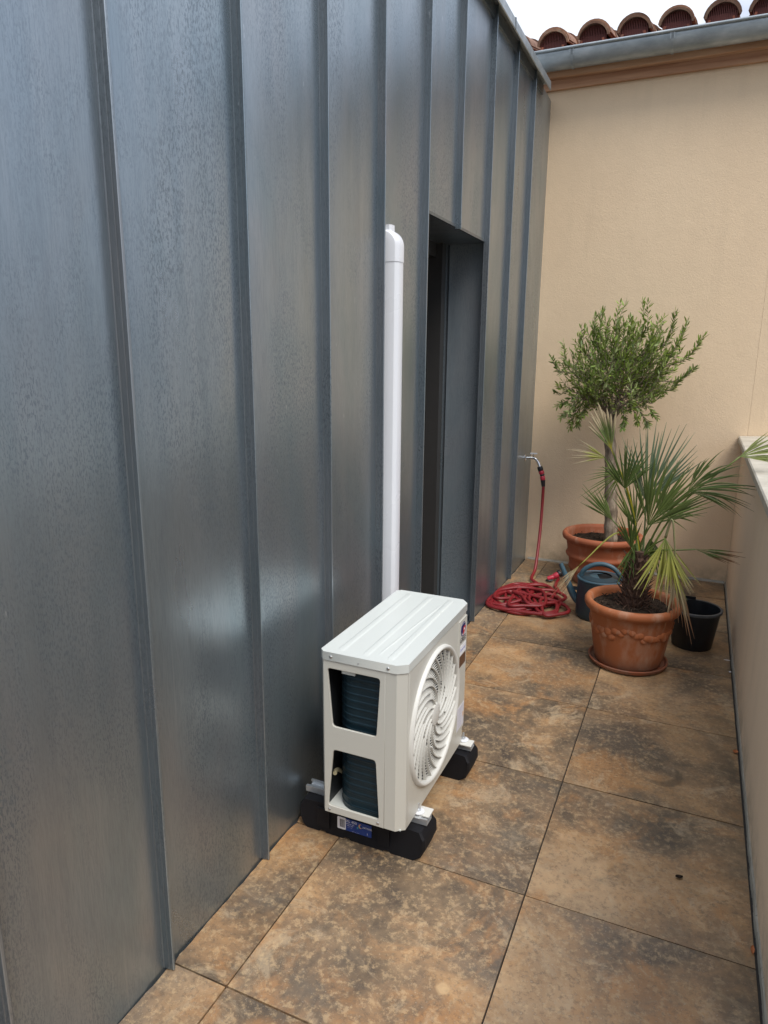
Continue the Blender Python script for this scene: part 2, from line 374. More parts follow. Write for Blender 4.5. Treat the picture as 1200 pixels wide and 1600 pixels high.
# ------------------------------------------------------------------ zinc clad wall
SY = [-.872, -.446, -.020, .410, .834, 1.240, 1.667, 2.083, 2.552, 2.990, 3.414]
SY = [-1.724, -1.298] + SY
WT = 3.15; DZ = 2.083; DY0, DY1 = 1.692, 2.612
zw = thing('zinc_wall', 'tall wall clad in dark grey standing seam zinc with a recessed doorway', 'wall', (0, 0, 0))
edges = SY + [3.97]
def zpanel(y0, y1, z0, z1, parent=zw):
    bm = bmesh.new(); w_ = y1 - y0; n = 16; cols = []
    for i in range(n + 1):
        u = i / n; yy = u * w_
        xx = .0042 * (1 - abs(2 * u - 1) ** 3.0)
        cols.append((xx, yy))
    nz = 12
    vs = [[bm.verts.new((x + .0012 * noise.noise(Vector((y0 + y * 2.2, z0 + (z1 - z0) * j / nz * 1.1, 3))), y, (z1 - z0) * j / nz)) for j in range(nz + 1)] for x, y in cols]
    for i in range(n):
        for j in range(nz): bm.faces.new((vs[i][j], vs[i + 1][j], vs[i + 1][j + 1], vs[i][j + 1]))
    return finish('zinc_panel', bm, M['zinc'], parent, smooth=True, loc=(0, y0, z0))
for i in range(len(edges) - 1):
    a, b = edges[i] + .004, edges[i + 1] + .004
    if i == len(edges) - 2: b = 3.97
    if edges[i + 1] < 1.66 or edges[i] > 2.56:
        zpanel(a, b, -.02, WT)
    elif edges[i + 1] < 1.7:
        zpanel(a, b, -.02, WT)
    elif edges[i] < 1.7 or edges[i] < 2.1:
        zpanel(a, b, DZ, WT)
    else:
        zpanel(a, b, -.02, WT)
# the two panels over the door stop at the lintel; a narrow jamb strip remains before the seam at 2.552 is replaced by the reveal corner
def seam(y, z0, z1):
    bm = bmesh.new()
    n = 14; H = z1 - z0
    prof = [(0.0, -.0062), (.0012, -.0062), (.0024, -.0036), (.016, -.0030), (.0168, -.0006), (.0268, -.0006), (.0280, .0008), (.0280, .0055), (.0262, .0078), (.0045, .0070), (.0010, .0125), (0, .0125)]
    rows = []
    for j in range(n + 1):
        z = H * j / n; wy = .0016 * noise.noise(Vector((y * 7, z * 1.7 + z0, 0))); wx = .0008 * noise.noise(Vector((y * 7, z * 2.9 + z0, 9)))
        rows.append([bm.verts.new((px + wx * (px > .01), py + wy * px / .028, z)) for px, py in prof])
    for j in range(n):
        for i in range(len(prof) - 1): bm.faces.new((rows[j][i], rows[j][i + 1], rows[j + 1][i + 1], rows[j + 1][i]))
    bm.faces.new(rows[0][::-1]); bm.faces.new(rows[-1])
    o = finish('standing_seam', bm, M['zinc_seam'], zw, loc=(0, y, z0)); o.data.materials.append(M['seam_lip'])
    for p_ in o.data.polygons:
        if p_.center.x > .0265 and p_.center.y < .0045: p_.material_index = 1       # brighter zinc paints the lit edge of the folded lip
    return o
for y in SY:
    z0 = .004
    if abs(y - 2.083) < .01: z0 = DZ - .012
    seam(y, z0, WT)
# reveal of the doorway
bm = bmesh.new()
box(bm, -.205, -.002, DY1, DY1 + .006, -.02, DZ)                      # far cheek, faces the camera
finish('reveal_panel', bm, M['zinc_deep'], zw)
bm = bmesh.new(); box(bm, -.205, -.002, DY0 - .006, DY0, -.02, DZ); finish('reveal_panel', bm, M['zinc_deep'], zw)
bm = bmesh.new(); box(bm, -.30, .003, DY0 - .004, DY1 + .004, DZ, DZ + .006); finish('lintel_soffit', bm, M['zinc'], zw)
bm = bmesh.new(); box(bm, -.006, .0032, DY1 - .004, DY1 + .012, -.01, DZ); finish('corner_flashing', bm, M['zinc_seam'], zw, bevel=.001, seg=1)
bm = bmesh.new(); box(bm, -.006, .0045, DY0 - .006, DY1 + .008, DZ - .004, DZ + .008); finish('lintel_flashing', bm, M['zinc_seam'], zw, bevel=.001, seg=1)
bm = bmesh.new(); box(bm, -.34, -.215, DY1 - .09, DY1 + .02, -.02, DZ); box(bm, -.34, -.25, DY0 - .02, DY0 + .06, -.02, DZ); box(bm, -.34, -.25, DY0, DY1, DZ - .07, DZ); box(bm, -.34, -.24, DY0, DY1, -.02, .03)
door = finish('door_frame', bm, M['frame'], zw, bevel=.003, seg=1)
bm = bmesh.new(); box(bm, -.235, -.212, DY1 - .036, DY1 - .004, -.02, DZ); finish('frame_trim', bm, M['zinc_seam'], door, bevel=.002, seg=1)
bm = bmesh.new(); box(bm, -.30, -.29, DY0 + .06, DY1 - .09, .03, DZ - .07); finish('pane', bm, M['glass'], door)
bm = bmesh.new(); box(bm, -.24, -.002, DY0, DY1, -.05, -.002); finish('threshold', bm, M['zinc_seam'], zw)
# body of the wall behind the sheets and the edge flashing on top
bm = bmesh.new(); box(bm, -.6, -.004, -1.75, DY0 - .008, -3.3, WT); box(bm, -.6, -.004, DY1 + .008, 3.965, -3.3, WT); box(bm, -.6, -.32, DY0 - .008, DY1 + .008, -3.3, WT); box(bm, -.32, -.004, DY0 - .008, DY1 + .008, DZ + .008, WT)
finish('wall_core', bm, M['zinc_seam'], zw)
bm = bmesh.new()
prism(bm, [(-.62, WT + .002), (.050, WT + .002), (.052, WT - .030), (.058, WT - .038), (.062, WT - .034), (.060, WT + .012), (.054, WT + .017), (-.62, WT + .034)], 1, -1.76, 3.665)
finish('edge_flashing', bm, M['gutter'], zw)
bm = bmesh.new()
for yy in (1.25, 2.75): box(bm, .0505, .0632, yy, yy + .012, WT - .036, WT + .017)
finish('flashing_joint', bm, M['zinc_seam'], zw)
bm = bmesh.new()
prism(bm, [(.001, WT - .055), (.014, WT - .055), (.016, WT - .004), (.001, WT - .004)], 1, -1.75, 3.665)
finish('drip_strip', bm, M['zinc_seam'], zw)

# ------------------------------------------------------------------ house behind: cream wall, eaves, gutter, roof
hs_ = thing('cream_house', 'cream rendered house wall with a wooden eaves board, zinc gutter and clay tiles', 'house', (0, 3.97, 0))
def hp(name, bm, mat, **k):
    o = finish(name, bm, mat, hs_, **k); return o
Y = 0  # local y = world y - 3.97
bm = bmesh.new(); box(bm, -.7, 1.4000, 0, .35, -3.3, 3.30); hp('wall', bm, M['render'])
bm = bmesh.new(); box(bm, 1.4011, 2.5, .0008, .35, -3.3, 3.30); hp('wall', bm, M['render'])
bm = bmesh.new(); box(bm, -.05, 2.6, -.030, -.002, 3.203, 3.236); box(bm, -.05, 2.6, -.024, -.002, 3.236, 3.300)
hp('eaves_board', bm, M['wood'], bevel=.003, seg=1)
bm = bmesh.new(); box(bm, -.05, 2.6, -.075, -.025, 3.262, 3.335); hp('fascia_board', bm, M['wood'], bevel=.003, seg=1)
# cement fillet at the wall foot
bm = bmesh.new()
for i in range(60):
    x0 = .02 + i * 1.35 / 60; h = .010 + .008 * abs(noise.noise(Vector((x0 * 7, 2, 1)))); d = .012 + .010 * abs(noise.noise(Vector((x0 * 5, 4, 1))))
    prism(bm, [(-.001, .0), (-d, .001), (-.001, h + .004)], 0, x0, x0 + 1.35 / 60)
hp('mortar_fillet', bm, M['cement'])
# gutter: half round with rolled front bead
GR = .070; gy, gz = -.148, 3.345
pr = []
for i in range(17):
    a = math.pi + math.pi * i / 16; pr.append((gy + GR * math.cos(a), gz + .02 + GR * 1.35 * math.sin(a) * .95))
inn = [(y + (gy - y) * .03, z + .003) for y, z in pr[::-1]]
bm = bmesh.new(); prism(bm, pr + inn, 0, -.09, 2.6)
gt = hp('gutter', bm, M['gutter'], smooth=True, angle=50)
bm = bmesh.new(); tube(bm, [(-.09, gy - GR - .004, gz + .024), (2.6, gy - GR - .004, gz + .024)], .0085, 12); finish('rolled_bead', bm, M['gutter'], gt, smooth=True)
for xj in (.155, .735, 1.335, 1.94):
    bm = bmesh.new()
    po = [(gy + (y - gy) * 1.05, gz + .02 + (z - gz - .02) * 1.05) for y, z in pr]; pi_ = [(gy + (y - gy) * 1.0, gz + .02 + (z - gz - .02) * 1.0) for y, z in pr[::-1]]
    prism(bm, po + pi_, 0, xj - .004, xj + .010); prism(bm, po[:3] + pi_[-3:], 0, xj - .012, xj + .016)
    finish('gutter_bracket', bm, M['gutter'], gt, smooth=True, angle=50)
bm = bmesh.new(); prism(bm, pr, 0, -.095, -.0905); finish('end_cap', bm, M['gutter'], gt)
# roof deck and canal tiles
sl = math.tan(R(17))
bm = bmesh.new(); prism(bm, [(-.06, 3.34), (4.2, 3.34 + 4.26 * sl), (4.2, 3.30 + 4.26 * sl), (4.2, 3.2), (.3, 3.2), (-.06, 3.30)], 0, -.7, 2.6)
roof = hp('roof', bm, M['pantile'])
def canal(r0, r1, L, up, th=.013, seg=12):
    bm = bmesh.new(); R_ = []
    for y_, r in ((0, r0), (L, r1)):
        for rr in (r, r - th):
            rg = []
            for i in range(seg + 1):
                a = math.pi * (.04 + .92 * i / seg); rg.append(bm.verts.new((rr * math.cos(a), y_, rr * .92 * math.sin(a) * (1 if up else -1))))
            R_.append(rg)
    a, b, c, d = R_
    for i in range(seg):
        bm.faces.new((a[i], a[i + 1], c[i + 1], c[i])); bm.faces.new((b[i], b[i + 1], d[i + 1], d[i]))
        bm.faces.new((a[i], a[i + 1], b[i + 1], b[i])); bm.faces.new((c[i], c[i + 1], d[i + 1], d[i]))
    for q in (0, seg): bm.faces.new((a[q], b[q], d[q], c[q]))
    bmesh.ops.recalc_face_normals(bm, faces=bm.faces)
    for f in bm.faces: f.smooth = True
    for e in bm.edges:
        if len(e.link_faces) == 2 and e.calc_face_angle(0) > R(40): e.smooth = False
    me = bpy.data.meshes.new('canal'); bm.to_mesh(me); bm.free(); return me
cover = canal(.100, .080, .46, True); cover.materials.append(M['rooftile'])
pan = canal(.066, .056, .46, False); pan.materials.append(M['pantile'])
SP = .2432
for j in range(9):
    for i in range(-2, 11):
        if j > 3 and i > 12: continue
        x = .018 + SP * i
        for me, nm, ox, zz in ((cover, 'roof_tile', 0, 3.432), (pan, 'pan_tile', SP / 2, 3.452)):
            if i == -2: continue
            if ox and x + ox > 2.6: continue
            o = link(nm, me, None, roof)
            yy = -.115 + j * .36
            o.location = (x + ox + random.uniform(-.004, .004), yy + random.uniform(-.008, .008), zz + (yy + .115) * sl - (0 if not ox else 0.012) + random.uniform(-.003, .003))
            o.rotation_euler = (math.atan(sl) - .02, random.uniform(-.02, .02), random.uniform(-.015, .015))
            if not ox and j == 0:           # double cover tile at the eave, as in the photograph
                o2 = link(nm, me, None, roof); o2.location = o.location + Vector((random.uniform(-.004, .004), .022, .016)); o2.rotation_euler = o.rotation_euler; o2.scale = (1.04, 1, 1.04)
for i in range(-1, 11):                      # plastic bird comb under every cover tile
    x = .018 + SP * i; bm = bmesh.new()
    for k in range(-8, 9):
        hx = k * .0098
        if abs(hx) > .083: continue
        h = math.sqrt(max(0, .086 ** 2 - hx ** 2)) * .92
        box(bm, hx - .0022, hx + .0022, 0, .003, -.035, h)
    box(bm, -.088, .088, .001, .004, -.04, -.012)
    box(bm, -.075, .075, .03, .034, -.04, .035)
    finish('eaves_comb', bm, M['comb'], roof, loc=(x, -.098, 3.435))

# ------------------------------------------------------------------ parapet
pp = thing('parapet_wall', 'low rendered parapet wall with pale stone coping along the right edge', 'wall', (1.379, 0, 0))
bm = bmesh.new(); box(bm, 0, .24, -3.0, 3.969, -3.3, .968); finish('wall', bm, M['render2'], pp)
yy = -3.0
while yy < 3.96:
    y1 = min(yy + 1.0, 3.966); 
    if 3.966 - y1 < .3: y1 = 3.966
    bm = bmesh.new(); prism(bm, [(-.029, .970), (-.030, 1.002), (-.024, 1.008), (.12, 1.014), (.264, 1.008), (.27, 1.002), (.269, .970), (.255, .970), (.25, .978), (.0, .978), (-.015, .970)], 1, yy + .002, y1 - .002)
    finish('coping_slab', bm, M['coping'], pp, bevel=.002, seg=1); yy = y1
bm = bmesh.new()
n = 220
for i in range(n):
    y0 = -2.9 + i * 6.86 / n; h = .016 + .016 * abs(noise.noise(Vector((y0 * 4, 1, 1)))) ; d = .005 + .004 * abs(noise.noise(Vector((y0 * 6, 5, 1))))
    prism(bm, [(.0005, -.006), (-d, -.006), (-d * .6, h * .7), (.0005, h)], 1, y0, y0 + 6.86 / n)
finish('mortar_fillet', bm, M['cement'], pp)

# ------------------------------------------------------------------ white cable trunking
dk = thing('cable_trunking', 'white plastic cable trunking rising on the zinc wall behind the outdoor unit', 'trunking', (0, 1.318, 0))
def trunk_prof(e=0):   # (x,y) box with chamfered front corners
    return [(.001, -.034 - e), (.044 + e, -.034 - e), (.0475 + e, -.033 - e), (.0575 + e, -.023 - e), (.059 + e, -.019), (.059 + e, .019), (.0575 + e, .023 + e), (.0475 + e, .033 + e), (.044 + e, .034 + e), (.001, .034 + e)]
LEVEL = 1.90
bm = bmesh.new(); prism(bm, trunk_prof(), 2, .10, LEVEL); finish('trunk_cover', bm, M['duct'], dk, smooth=True, angle=28)
bm = bmesh.new(); rows = []
path = [(0, 0, 0)]
pf = trunk_prof(.0013)
# elbow that turns back into the wall
for k in range(9):
    a = math.pi / 2 * k / 8
    rows.append([bm.verts.new((.001 + (x - .001) * math.cos(a) , y, LEVEL - .005 + (.058 + 0) * math.sin(a) * (.35 + .65 * (x / .0625)) if k else LEVEL - .005)) for x, y in pf])
low = [bm.verts.new((x, y, LEVEL - .06)) for x, y in pf]; rows = [low] + rows
for j in range(len(rows) - 1):
    for i in range(len(pf) - 1): bm.faces.new((rows[j][i], rows[j][i + 1], rows[j + 1][i + 1], rows[j + 1][i]))
finish('elbow_cover', bm, M['duct'], dk, smooth=True, angle=28)
bm = bmesh.new(); prism(bm, [(.0015, -.02), (.018, -.02), (.026, -.012), (.026, .012), (.018, .02), (.0015, .02)], 2, LEVEL + .02, LEVEL + .068); finish('wall_rosette', bm, M['duct'], dk, bevel=.008, seg=3)

# ------------------------------------------------------------------ air conditioner outdoor unit
X0, X1, Y0, Y1, Z0, Z1 = .150, .420, .530, 1.118, .137, .672
ac = thing('air_conditioner', 'cream white outdoor air conditioner unit with a round front fan grille', 'air conditioner', (X0, Y0, Z0))
def ap(name, bm, mat, parent=None, **k):
    bm.transform(Matrix.Translation((-X0, -Y0, -Z0)))
    return finish(name, bm, mat, parent or ac, **k)
LZ = .644
ch = [(X0, Y0 + .012), (X0 + .012, Y0), (X1 - .026, Y0), (X1, Y0 + .020), (X1, Y1 - .030), (X1 - .024, Y1), (X0 + .012, Y1), (X0, Y1 - .012)]
e = .003; cho = [(X0 - e, Y0 + .011), (X0 + .011, Y0 - e), (X1 - .025, Y0 - e), (X1 + e, Y0 + .018), (X1 + e, Y1 - .028), (X1 - .022, Y1 + e), (X0 + .011, Y1 + e), (X0 - e, Y1 - .011)]
bm = bmesh.new(); prism(bm, cho, 2, LZ, Z1 - .002)
lid = ap('lid', bm, M['ac_lid'], bevel=.003, seg=2, angle=50)
def ridge(pts, wd, h):      # long pressed rib on the lid, flat topped with sloped flanks
    bm = bmesh.new(); pts = [Vector(p) for p in pts]; rows = []
    for i, p in enumerate(pts):
        d = (pts[min(i + 1, len(pts) - 1)] - pts[max(0, i - 1)]).normalized(); s = Vector((-d.y, d.x, 0)); f = min(1, min(i, len(pts) - 1 - i) / 1.0)
        rows.append([bm.verts.new(p + s * a * wd + Vector((0, 0, b * h * f))) for a, b in ((-1, 0), (-.62, .8), (-.4, 1), (.4, 1), (.62, .8), (1, 0))])
    for j in range(len(rows) - 1):
        for i in range(5): bm.faces.new((rows[j][i], rows[j][i + 1], rows[j + 1][i + 1], rows[j + 1][i]))
    return bm
zt = Z1 - .0022
for xa, xb, w1 in ((.205, .205, .012), (.285, .285, .012), (.362, .362, .012)):
    L_ = [(xa, Y0 + .020, zt), (xa, Y0 + .036, zt)] + [(xa + (xb - xa) * k / 6, Y0 + .036 + (Y1 - Y0 - .072) * k / 6, zt) for k in range(1, 6)] + [(xb, Y1 - .036, zt), (xb, Y1 - .02, zt)]
    ap('lid_rib', ridge(L_, w1, .0024), M['ac_lid'], lid, smooth=True, angle=60)
for pa, pb in (((.318, Y0 + .03), (.346, Y0 + .50)),):
    L_ = [(pa[0] + (pb[0] - pa[0]) * k / 8, pa[1] + (pb[1] - pa[1]) * k / 8, zt) for k in range(9)]
    ap('lid_rib', ridge(L_, .005, .0016), M['ac_lid'], lid, smooth=True, angle=60)
def screw(x, y, z, nrm, r=.0048, parent=None):
    bm = bmesh.new(); lathe(bm, [(r, 0), (r, .0012), (r * .7, .0026), (.0004, .003)], 12)
    q = Vector(nrm).to_track_quat('Z', 'Y').to_matrix().to_4x4(); bm.transform(Matrix.Translation((x, y, z)) @ q)
    return ap('screw', bm, M['screw'], parent, smooth=True)
for x in (.186, .369): screw(x, Y0 - e, .656, (0, -1, 0), parent=lid)
screw(.276, Y0 - e, .654, (0, -1, 0), .0022, lid)
for x, z in ((.175, .1465), (.339, .1475)): screw(x, Y0 + .001, z, (0, -1, 0))
# side panel with two trapezoid openings: strips around the holes
def rounded(poly, r, k=4):
    o = []; n = len(poly)
    for i in range(n):
        p = Vector(poly[i]); a = Vector(poly[i - 1]); b = Vector(poly[(i + 1) % n]); da = (a - p).normalized(); db = (b - p).normalized()
        s = p + da * r; t_ = p + db * r
        for j in range(k + 1):
            u = j / k; o.append(tuple(s * (1 - u) ** 2 + p * 2 * u * (1 - u) + t_ * u * u))
    return o
def holed(name, outer, holes, y, th, mat, parent=None):
    cu_ = bpy.data.curves.new('c', 'CURVE'); cu_.dimensions = '2D'; cu_.fill_mode = 'BOTH'; cu_.extrude = th / 2; cu_.bevel_depth = .0008; cu_.bevel_resolution = 1
    for pl in [outer] + holes:
        s = cu_.splines.new('POLY'); s.points.add(len(pl) - 1); s.use_cyclic_u = True
        for q, (a, b) in zip(s.points, pl): q.co = (a, b, 0, 1)
    to = bpy.data.objects.new('c', cu_); col.objects.link(to); bpy.context.view_layer.update()
    me = bpy.data.meshes.new_from_object(to.evaluated_get(bpy.context.evaluated_depsgraph_get())); bpy.data.objects.remove(to); me.materials.clear()
    return me
SX = .3585
up_h = rounded([(.171, .619), (.344, .619), (.333, .430), (.187, .430)], .012)
lo_h = rounded([(.189, .356), (.331, .356), (.343, .159), (.169, .159)], .012)
me = holed('side', [(X0 + .010, Z0), (SX - .0007, Z0), (SX - .0007, LZ - .001), (X0 + .010, LZ - .001)], [up_h, lo_h], 0, .006, None)
me.transform(Matrix.Translation((-X0, -Y0, -Z0)) @ frame((1, 0, 0), (0, 0, 1), (0, -1, 0), (0, Y0 + .004, 0)))
link('side_panel', me, M['ac'], ac)
# rear left corner strip + rear panel
bm = bmesh.new(); prism(bm, [(X0 + .0095, Y0 + .0005), (X0, Y0 + .012), (X0, Y1 - .012), (X0 + .012, Y1), (X0 + .30 * .8, Y1), (X0 + .24, Y1 - .002), (X0 + .012, Y1 - .003), (X0 + .003, Y1 - .012), (X0 + .003, Y0 + .012), (X0 + .0105, Y0 + .004)], 2, Z0, LZ - .001)
ap('rear_panel', bm, M['ac'])
# front wrap: strip on the near side, chamfer, far corner
bm = bmesh.new(); prism(bm, [(SX + .0007, Y0 + .0005), (X1 - .026, Y0 + .0005), (X1, Y0 + .020), (X1, Y0 + .032), (X1 - .003, Y0 + .032), (X1 - .003, Y0 + .0215), (X1 - .027, Y0 + .0035), (SX + .0007, Y0 + .0035)], 2, Z0, LZ - .001)
ap('front_corner', bm, M['ac'], bevel=.002, seg=1, angle=20)
bm = bmesh.new(); prism(bm, [(X1, Y1 - .045), (X1, Y1 - .030), (X1 - .024, Y1), (X1 - .05, Y1), (X1 - .05, Y1 - .003), (X1 - .025, Y1 - .003), (X1 - .003, Y1 - .031), (X1 - .003, Y1 - .045)], 2, Z0, LZ - .001)
ap('front_corner', bm, M['ac'])
FC = Vector((.787, .398)); FR = .212
circ = [(FC.x + FR * math.cos(2 * math.pi * i / 96), FC.y + FR * math.sin(2 * math.pi * i / 96)) for i in range(96)]
me = holed('front', [(Y0 + .0325, Z0), (Y1 - .0455, Z0), (Y1 - .0455, LZ - .001), (Y0 + .0325, LZ - .001)], [circ], 0, .0030, None)
me.transform(Matrix.Translation((-X0, -Y0, -Z0)) @ frame((0, 1, 0), (0, 0, 1), (1, 0, 0), (X1 - .0018, 0, 0)))
link('front_panel', me, M['ac'], ac)
# raised pressing line round the grille and the badge plate
bm = bmesh.new(); box(bm, X1 - .001, X1 + .0035, 1.008, 1.092, .200, .628); plate = ap('badge_plate', bm, M['ac'], bevel=.006, seg=3)
PX = X1 + .0035
def decal(name, poly, mat, lift=.0006, parent=None):
    bm = bmesh.new(); prism(bm, poly, 0, PX - .0002, PX + lift); return ap(name, bm, mat, parent or plate)
cz = (1.050, .590)
decal('logo_disc', [(cz[0] + .026 * math.cos(a * math.pi / 16), cz[1] + .026 * math.sin(a * math.pi / 16)) for a in range(32)], M['navy'], .0006)
decal('logo_ring', [(cz[0] + .0225 * math.cos(a * math.pi / 16), cz[1] + .0225 * math.sin(a * math.pi / 16)) for a in range(-14, 12)], M['white'], .0008)
decal('logo_arc', [(cz[0] + .0215 * math.cos(a * math.pi / 16), cz[1] + .0215 * math.sin(a * math.pi / 16)) for a in range(3, 22)], M['navy'], .0010)
decal('logo_mark', [(cz[0] - .004, cz[1] - .023), (cz[0] + .021, cz[1] - .008), (cz[0] + .021, cz[1] + .008), (cz[0] - .004, cz[1] + .008)], M['red'], .0012)
decal('logo_notch', [(cz[0] + .004, cz[1] - .006), (cz[0] + .013, cz[1] - .006), (cz[0] + .013, cz[1] + .002), (cz[0] + .004, cz[1] + .002)], M['white'], .0014)
fm = lambda y, z: Matrix.Translation((-X0, -Y0, -Z0)) @ frame((0, 1, 0), (0, 0, 1), (1, 0, 0), (PX + .0006, y, z))
text_part('logo_lettering', 'GREE', M['ink'], plate, .027, fm(1.050, .553))
decal('energy_label', [(1.020, .499), (1.084, .499), (1.084, .535), (1.020, .535)], M['white'])
text_part('label_lettering', 'Inverter', M['lilac'], plate, .018, fm(1.052, .517))
decal('warning_label', [(1.017, .455), (1.084, .455), (1.084, .496), (1.017, .496)], M['brown'])
lb = decal('rating_label', [(1.012, .212), (1.088, .212), (1.088, .300), (1.012, .300)], M['pale_label'])
for k in range(7): text_part('label_lettering', '- - -- ---' if k % 2 else '--- -- - --', M['lilac'], plate, .009, fm(1.046, .290 - k * .011))
decal('rating_mark', [(1.078, .240), (1.085, .247), (1.085, .262), (1.076, .262)], M['gold'], .0009)
# grille: bezel, rings, spiral blades, hub   (axis = +x)
ax = Matrix.Translation((X1, FC.x, FC.y)) @ Matrix(((0, 0, 1, 0), (1, 0, 0, 0), (0, 1, 0, 0), (0, 0, 0, 1)))
bm = bmesh.new(); lathe(bm, [(FR - .006, -.012), (FR - .006, .004), (FR - .003, .0095), (FR + .003, .0125), (FR + .007, .011), (FR + .010, .006), (FR + .011, -.0005)], 96); bm.transform(ax)
gr = ap('fan_grille', bm, M['ac_grille'], smooth=True, angle=60)
bm = bmesh.new(); lathe(bm, [(.001, .0065), (.030, .0065), (.036, .0045), (.037, -.006)], 40); bm.transform(ax); ap('hub', bm, M['ac_grille'], gr, smooth=True, angle=60)
bm = bmesh.new(); r = .044
while r < FR - .008:
    lathe(bm, [(r - .0007, -.0045), (r - .0007, -.0015), (r + .0007, -.0015), (r + .0007, -.0045), (r - .0007, -.0045)], 96); r += .0095
bm.transform(ax); o = ap('grille_rings', bm, M['ac_grille'], gr); o['kind'] = 'stuff'
NB = 26
for i in range(NB):
    a0 = 2 * math.pi * i / NB; r_in = .036 if i % 2 == 0 else .105; bm = bmesh.new(); rows = []
    ns = 14
    for k in range(ns + 1):
        rr = r_in + (FR - .004 - r_in) * k / ns
        a = a0 - 1.2 * ((FR - rr) / (FR - .036)) ** 1.25 * 1.0
        p = Vector((rr * math.cos(a), rr * math.sin(a))); rows.append(p)
    vs = []
    for k, p in enumerate(rows):
        d = (rows[min(k + 1, ns)] - rows[max(k - 1, 0)]).normalized(); s = Vector((-d.y, d.x)) * .0017
        vs.append([bm.verts.new((p.x + s.x, p.y + s.y, -.0045)), bm.verts.new((p.x + s.x * .8, p.y + s.y * .8, .0045)), bm.verts.new((p.x - s.x * .8, p.y - s.y * .8, .0045)), bm.verts.new((p.x - s.x, p.y - s.y, -.0045))])
    for k in range(ns):
        for j in range(4): bm.faces.new((vs[k][j], vs[k][(j + 1) % 4], vs[k + 1][(j + 1) % 4], vs[k + 1][j]))
    bm.faces.new(vs[0]); bm.faces.new(vs[-1][::-1]); bm.transform(ax)
    ap('grille_blade', bm, M['ac_grille'], gr, smooth=True, angle=40)
# fan behind the grille
bm = bmesh.new(); lathe(bm, [(FR - .004, -.012), (FR - .010, -.09)], 64); bm.transform(ax); ap('fan_shroud', bm, M['ac_fan'], ac, smooth=True)
bm = bmesh.new(); lathe(bm, [(.001, -.03), (.045, -.03), (.048, -.035), (.048, -.09)], 32)
for b in range(3):
    g = []
    for i in range(7):
        rr = .045 + (FR - .02 - .045) * i / 6; row = []
        for j in range(6):
            a = b * 2 * math.pi / 3 + (j / 5 - .5) * 1.5 + .25 * i / 6; row.append(bm.verts.new((rr * math.cos(a), rr * math.sin(a), -.075 + .04 * j / 5)))
        g.append(row)
    for i in range(6):
        for j in range(5): bm.faces.new((g[i][j], g[i + 1][j], g[i + 1][j + 1], g[i][j + 1]))
bm.transform(ax); ap('fan', bm, M['ac_fan'], ac, smooth=True)
bm = bmesh.new(); box(bm, X0 + .07, X1 - .012, 1.03, 1.036, Z0 + .004, LZ - .002); ap('partition', bm, M['ac_dark'])
# condenser coil: L shaped, horizontal tube rows
bm = bmesh.new(); path = [(.180, 1.03), (.180, .80), (.180, .63)]
for k in range(9):
    a = math.pi + math.pi / 2 * k / 8; path.append((.180 + .068 + .068 * math.cos(a), .625 + .068 * math.sin(a)))
path += [(.33, .557), (.415, .557)]
rows = []; nz = 160; 
for (x, y) in path: rows.append([])
H = LZ - .012 - (Z0 + .006)
for i, (x, y) in enumerate(path):
    p0 = Vector(path[max(i - 1, 0)]); p1 = Vector(path[min(i + 1, len(path) - 1)]); d = (p1 - p0).normalized(); nn = Vector((d.y, -d.x))
    if nn.dot(Vector((x - .30, y - .80))) < 0: nn = -nn
    for j in range(nz + 1):
        z = Z0 + .006 + H * j / nz; o_ = .0016 * (math.cos(2 * math.pi * (z - Z0) / .0235) > .55) ; rows[i].append(bm.verts.new((x + nn.x * o_, y + nn.y * o_, z)))
for i in range(len(path) - 1):
    for j in range(nz): bm.faces.new((rows[i][j], rows[i + 1][j], rows[i + 1][j + 1], rows[i][j + 1]))
ap('condenser_coil', bm, M['coil'], smooth=False)
bm = bmesh.new(); box(bm, .154, .410, Y0 + .007, Y1 - .006, Z0 + .001, Z0 + .005); ap('base_pan', bm, M['ac_lid'])
bm = bmesh.new(); box(bm, X0 + .004, X0 + .007, Y0 + .014, Y1 - .014, Z0 + .004, LZ - .002); ap('inner_shade_sheet', bm, M['ac_dark'])  # added dark sheet, makes the inside of the casing read as shaded
bm = bmesh.new(); box(bm, .215, .258, Y0 + .010, Y0 + .018, .604, .614); ap('coil_clip', bm, M['ac_lid'])
bm = bmesh.new(); tube(bm, spline([(.166, .66, .19), (.166, .62, .225), (.168, .59, .245), (.176, .565, .250)]), .0065, 10); ap('pipe_insulation', bm, M['pipe_foam'], smooth=True)
bm = bmesh.new(); box(bm, .160, .176, .74, .75, Z0 + .005, LZ - .004); ap('coil_end_plate', bm, M['ac_dark'])
# mounting feet of the unit
for yc in (.665, 1.098):
    bm = bmesh.new(); box(bm, X0 - .02, X1 + .040, yc - .022, yc + .022, .1265, .1300); box(bm, X0 + .01, X1 - .01, yc - .020, yc + .020, .1300, .1368)
    ap('mounting_foot', bm, M['ac_grille'], bevel=.001, seg=1)

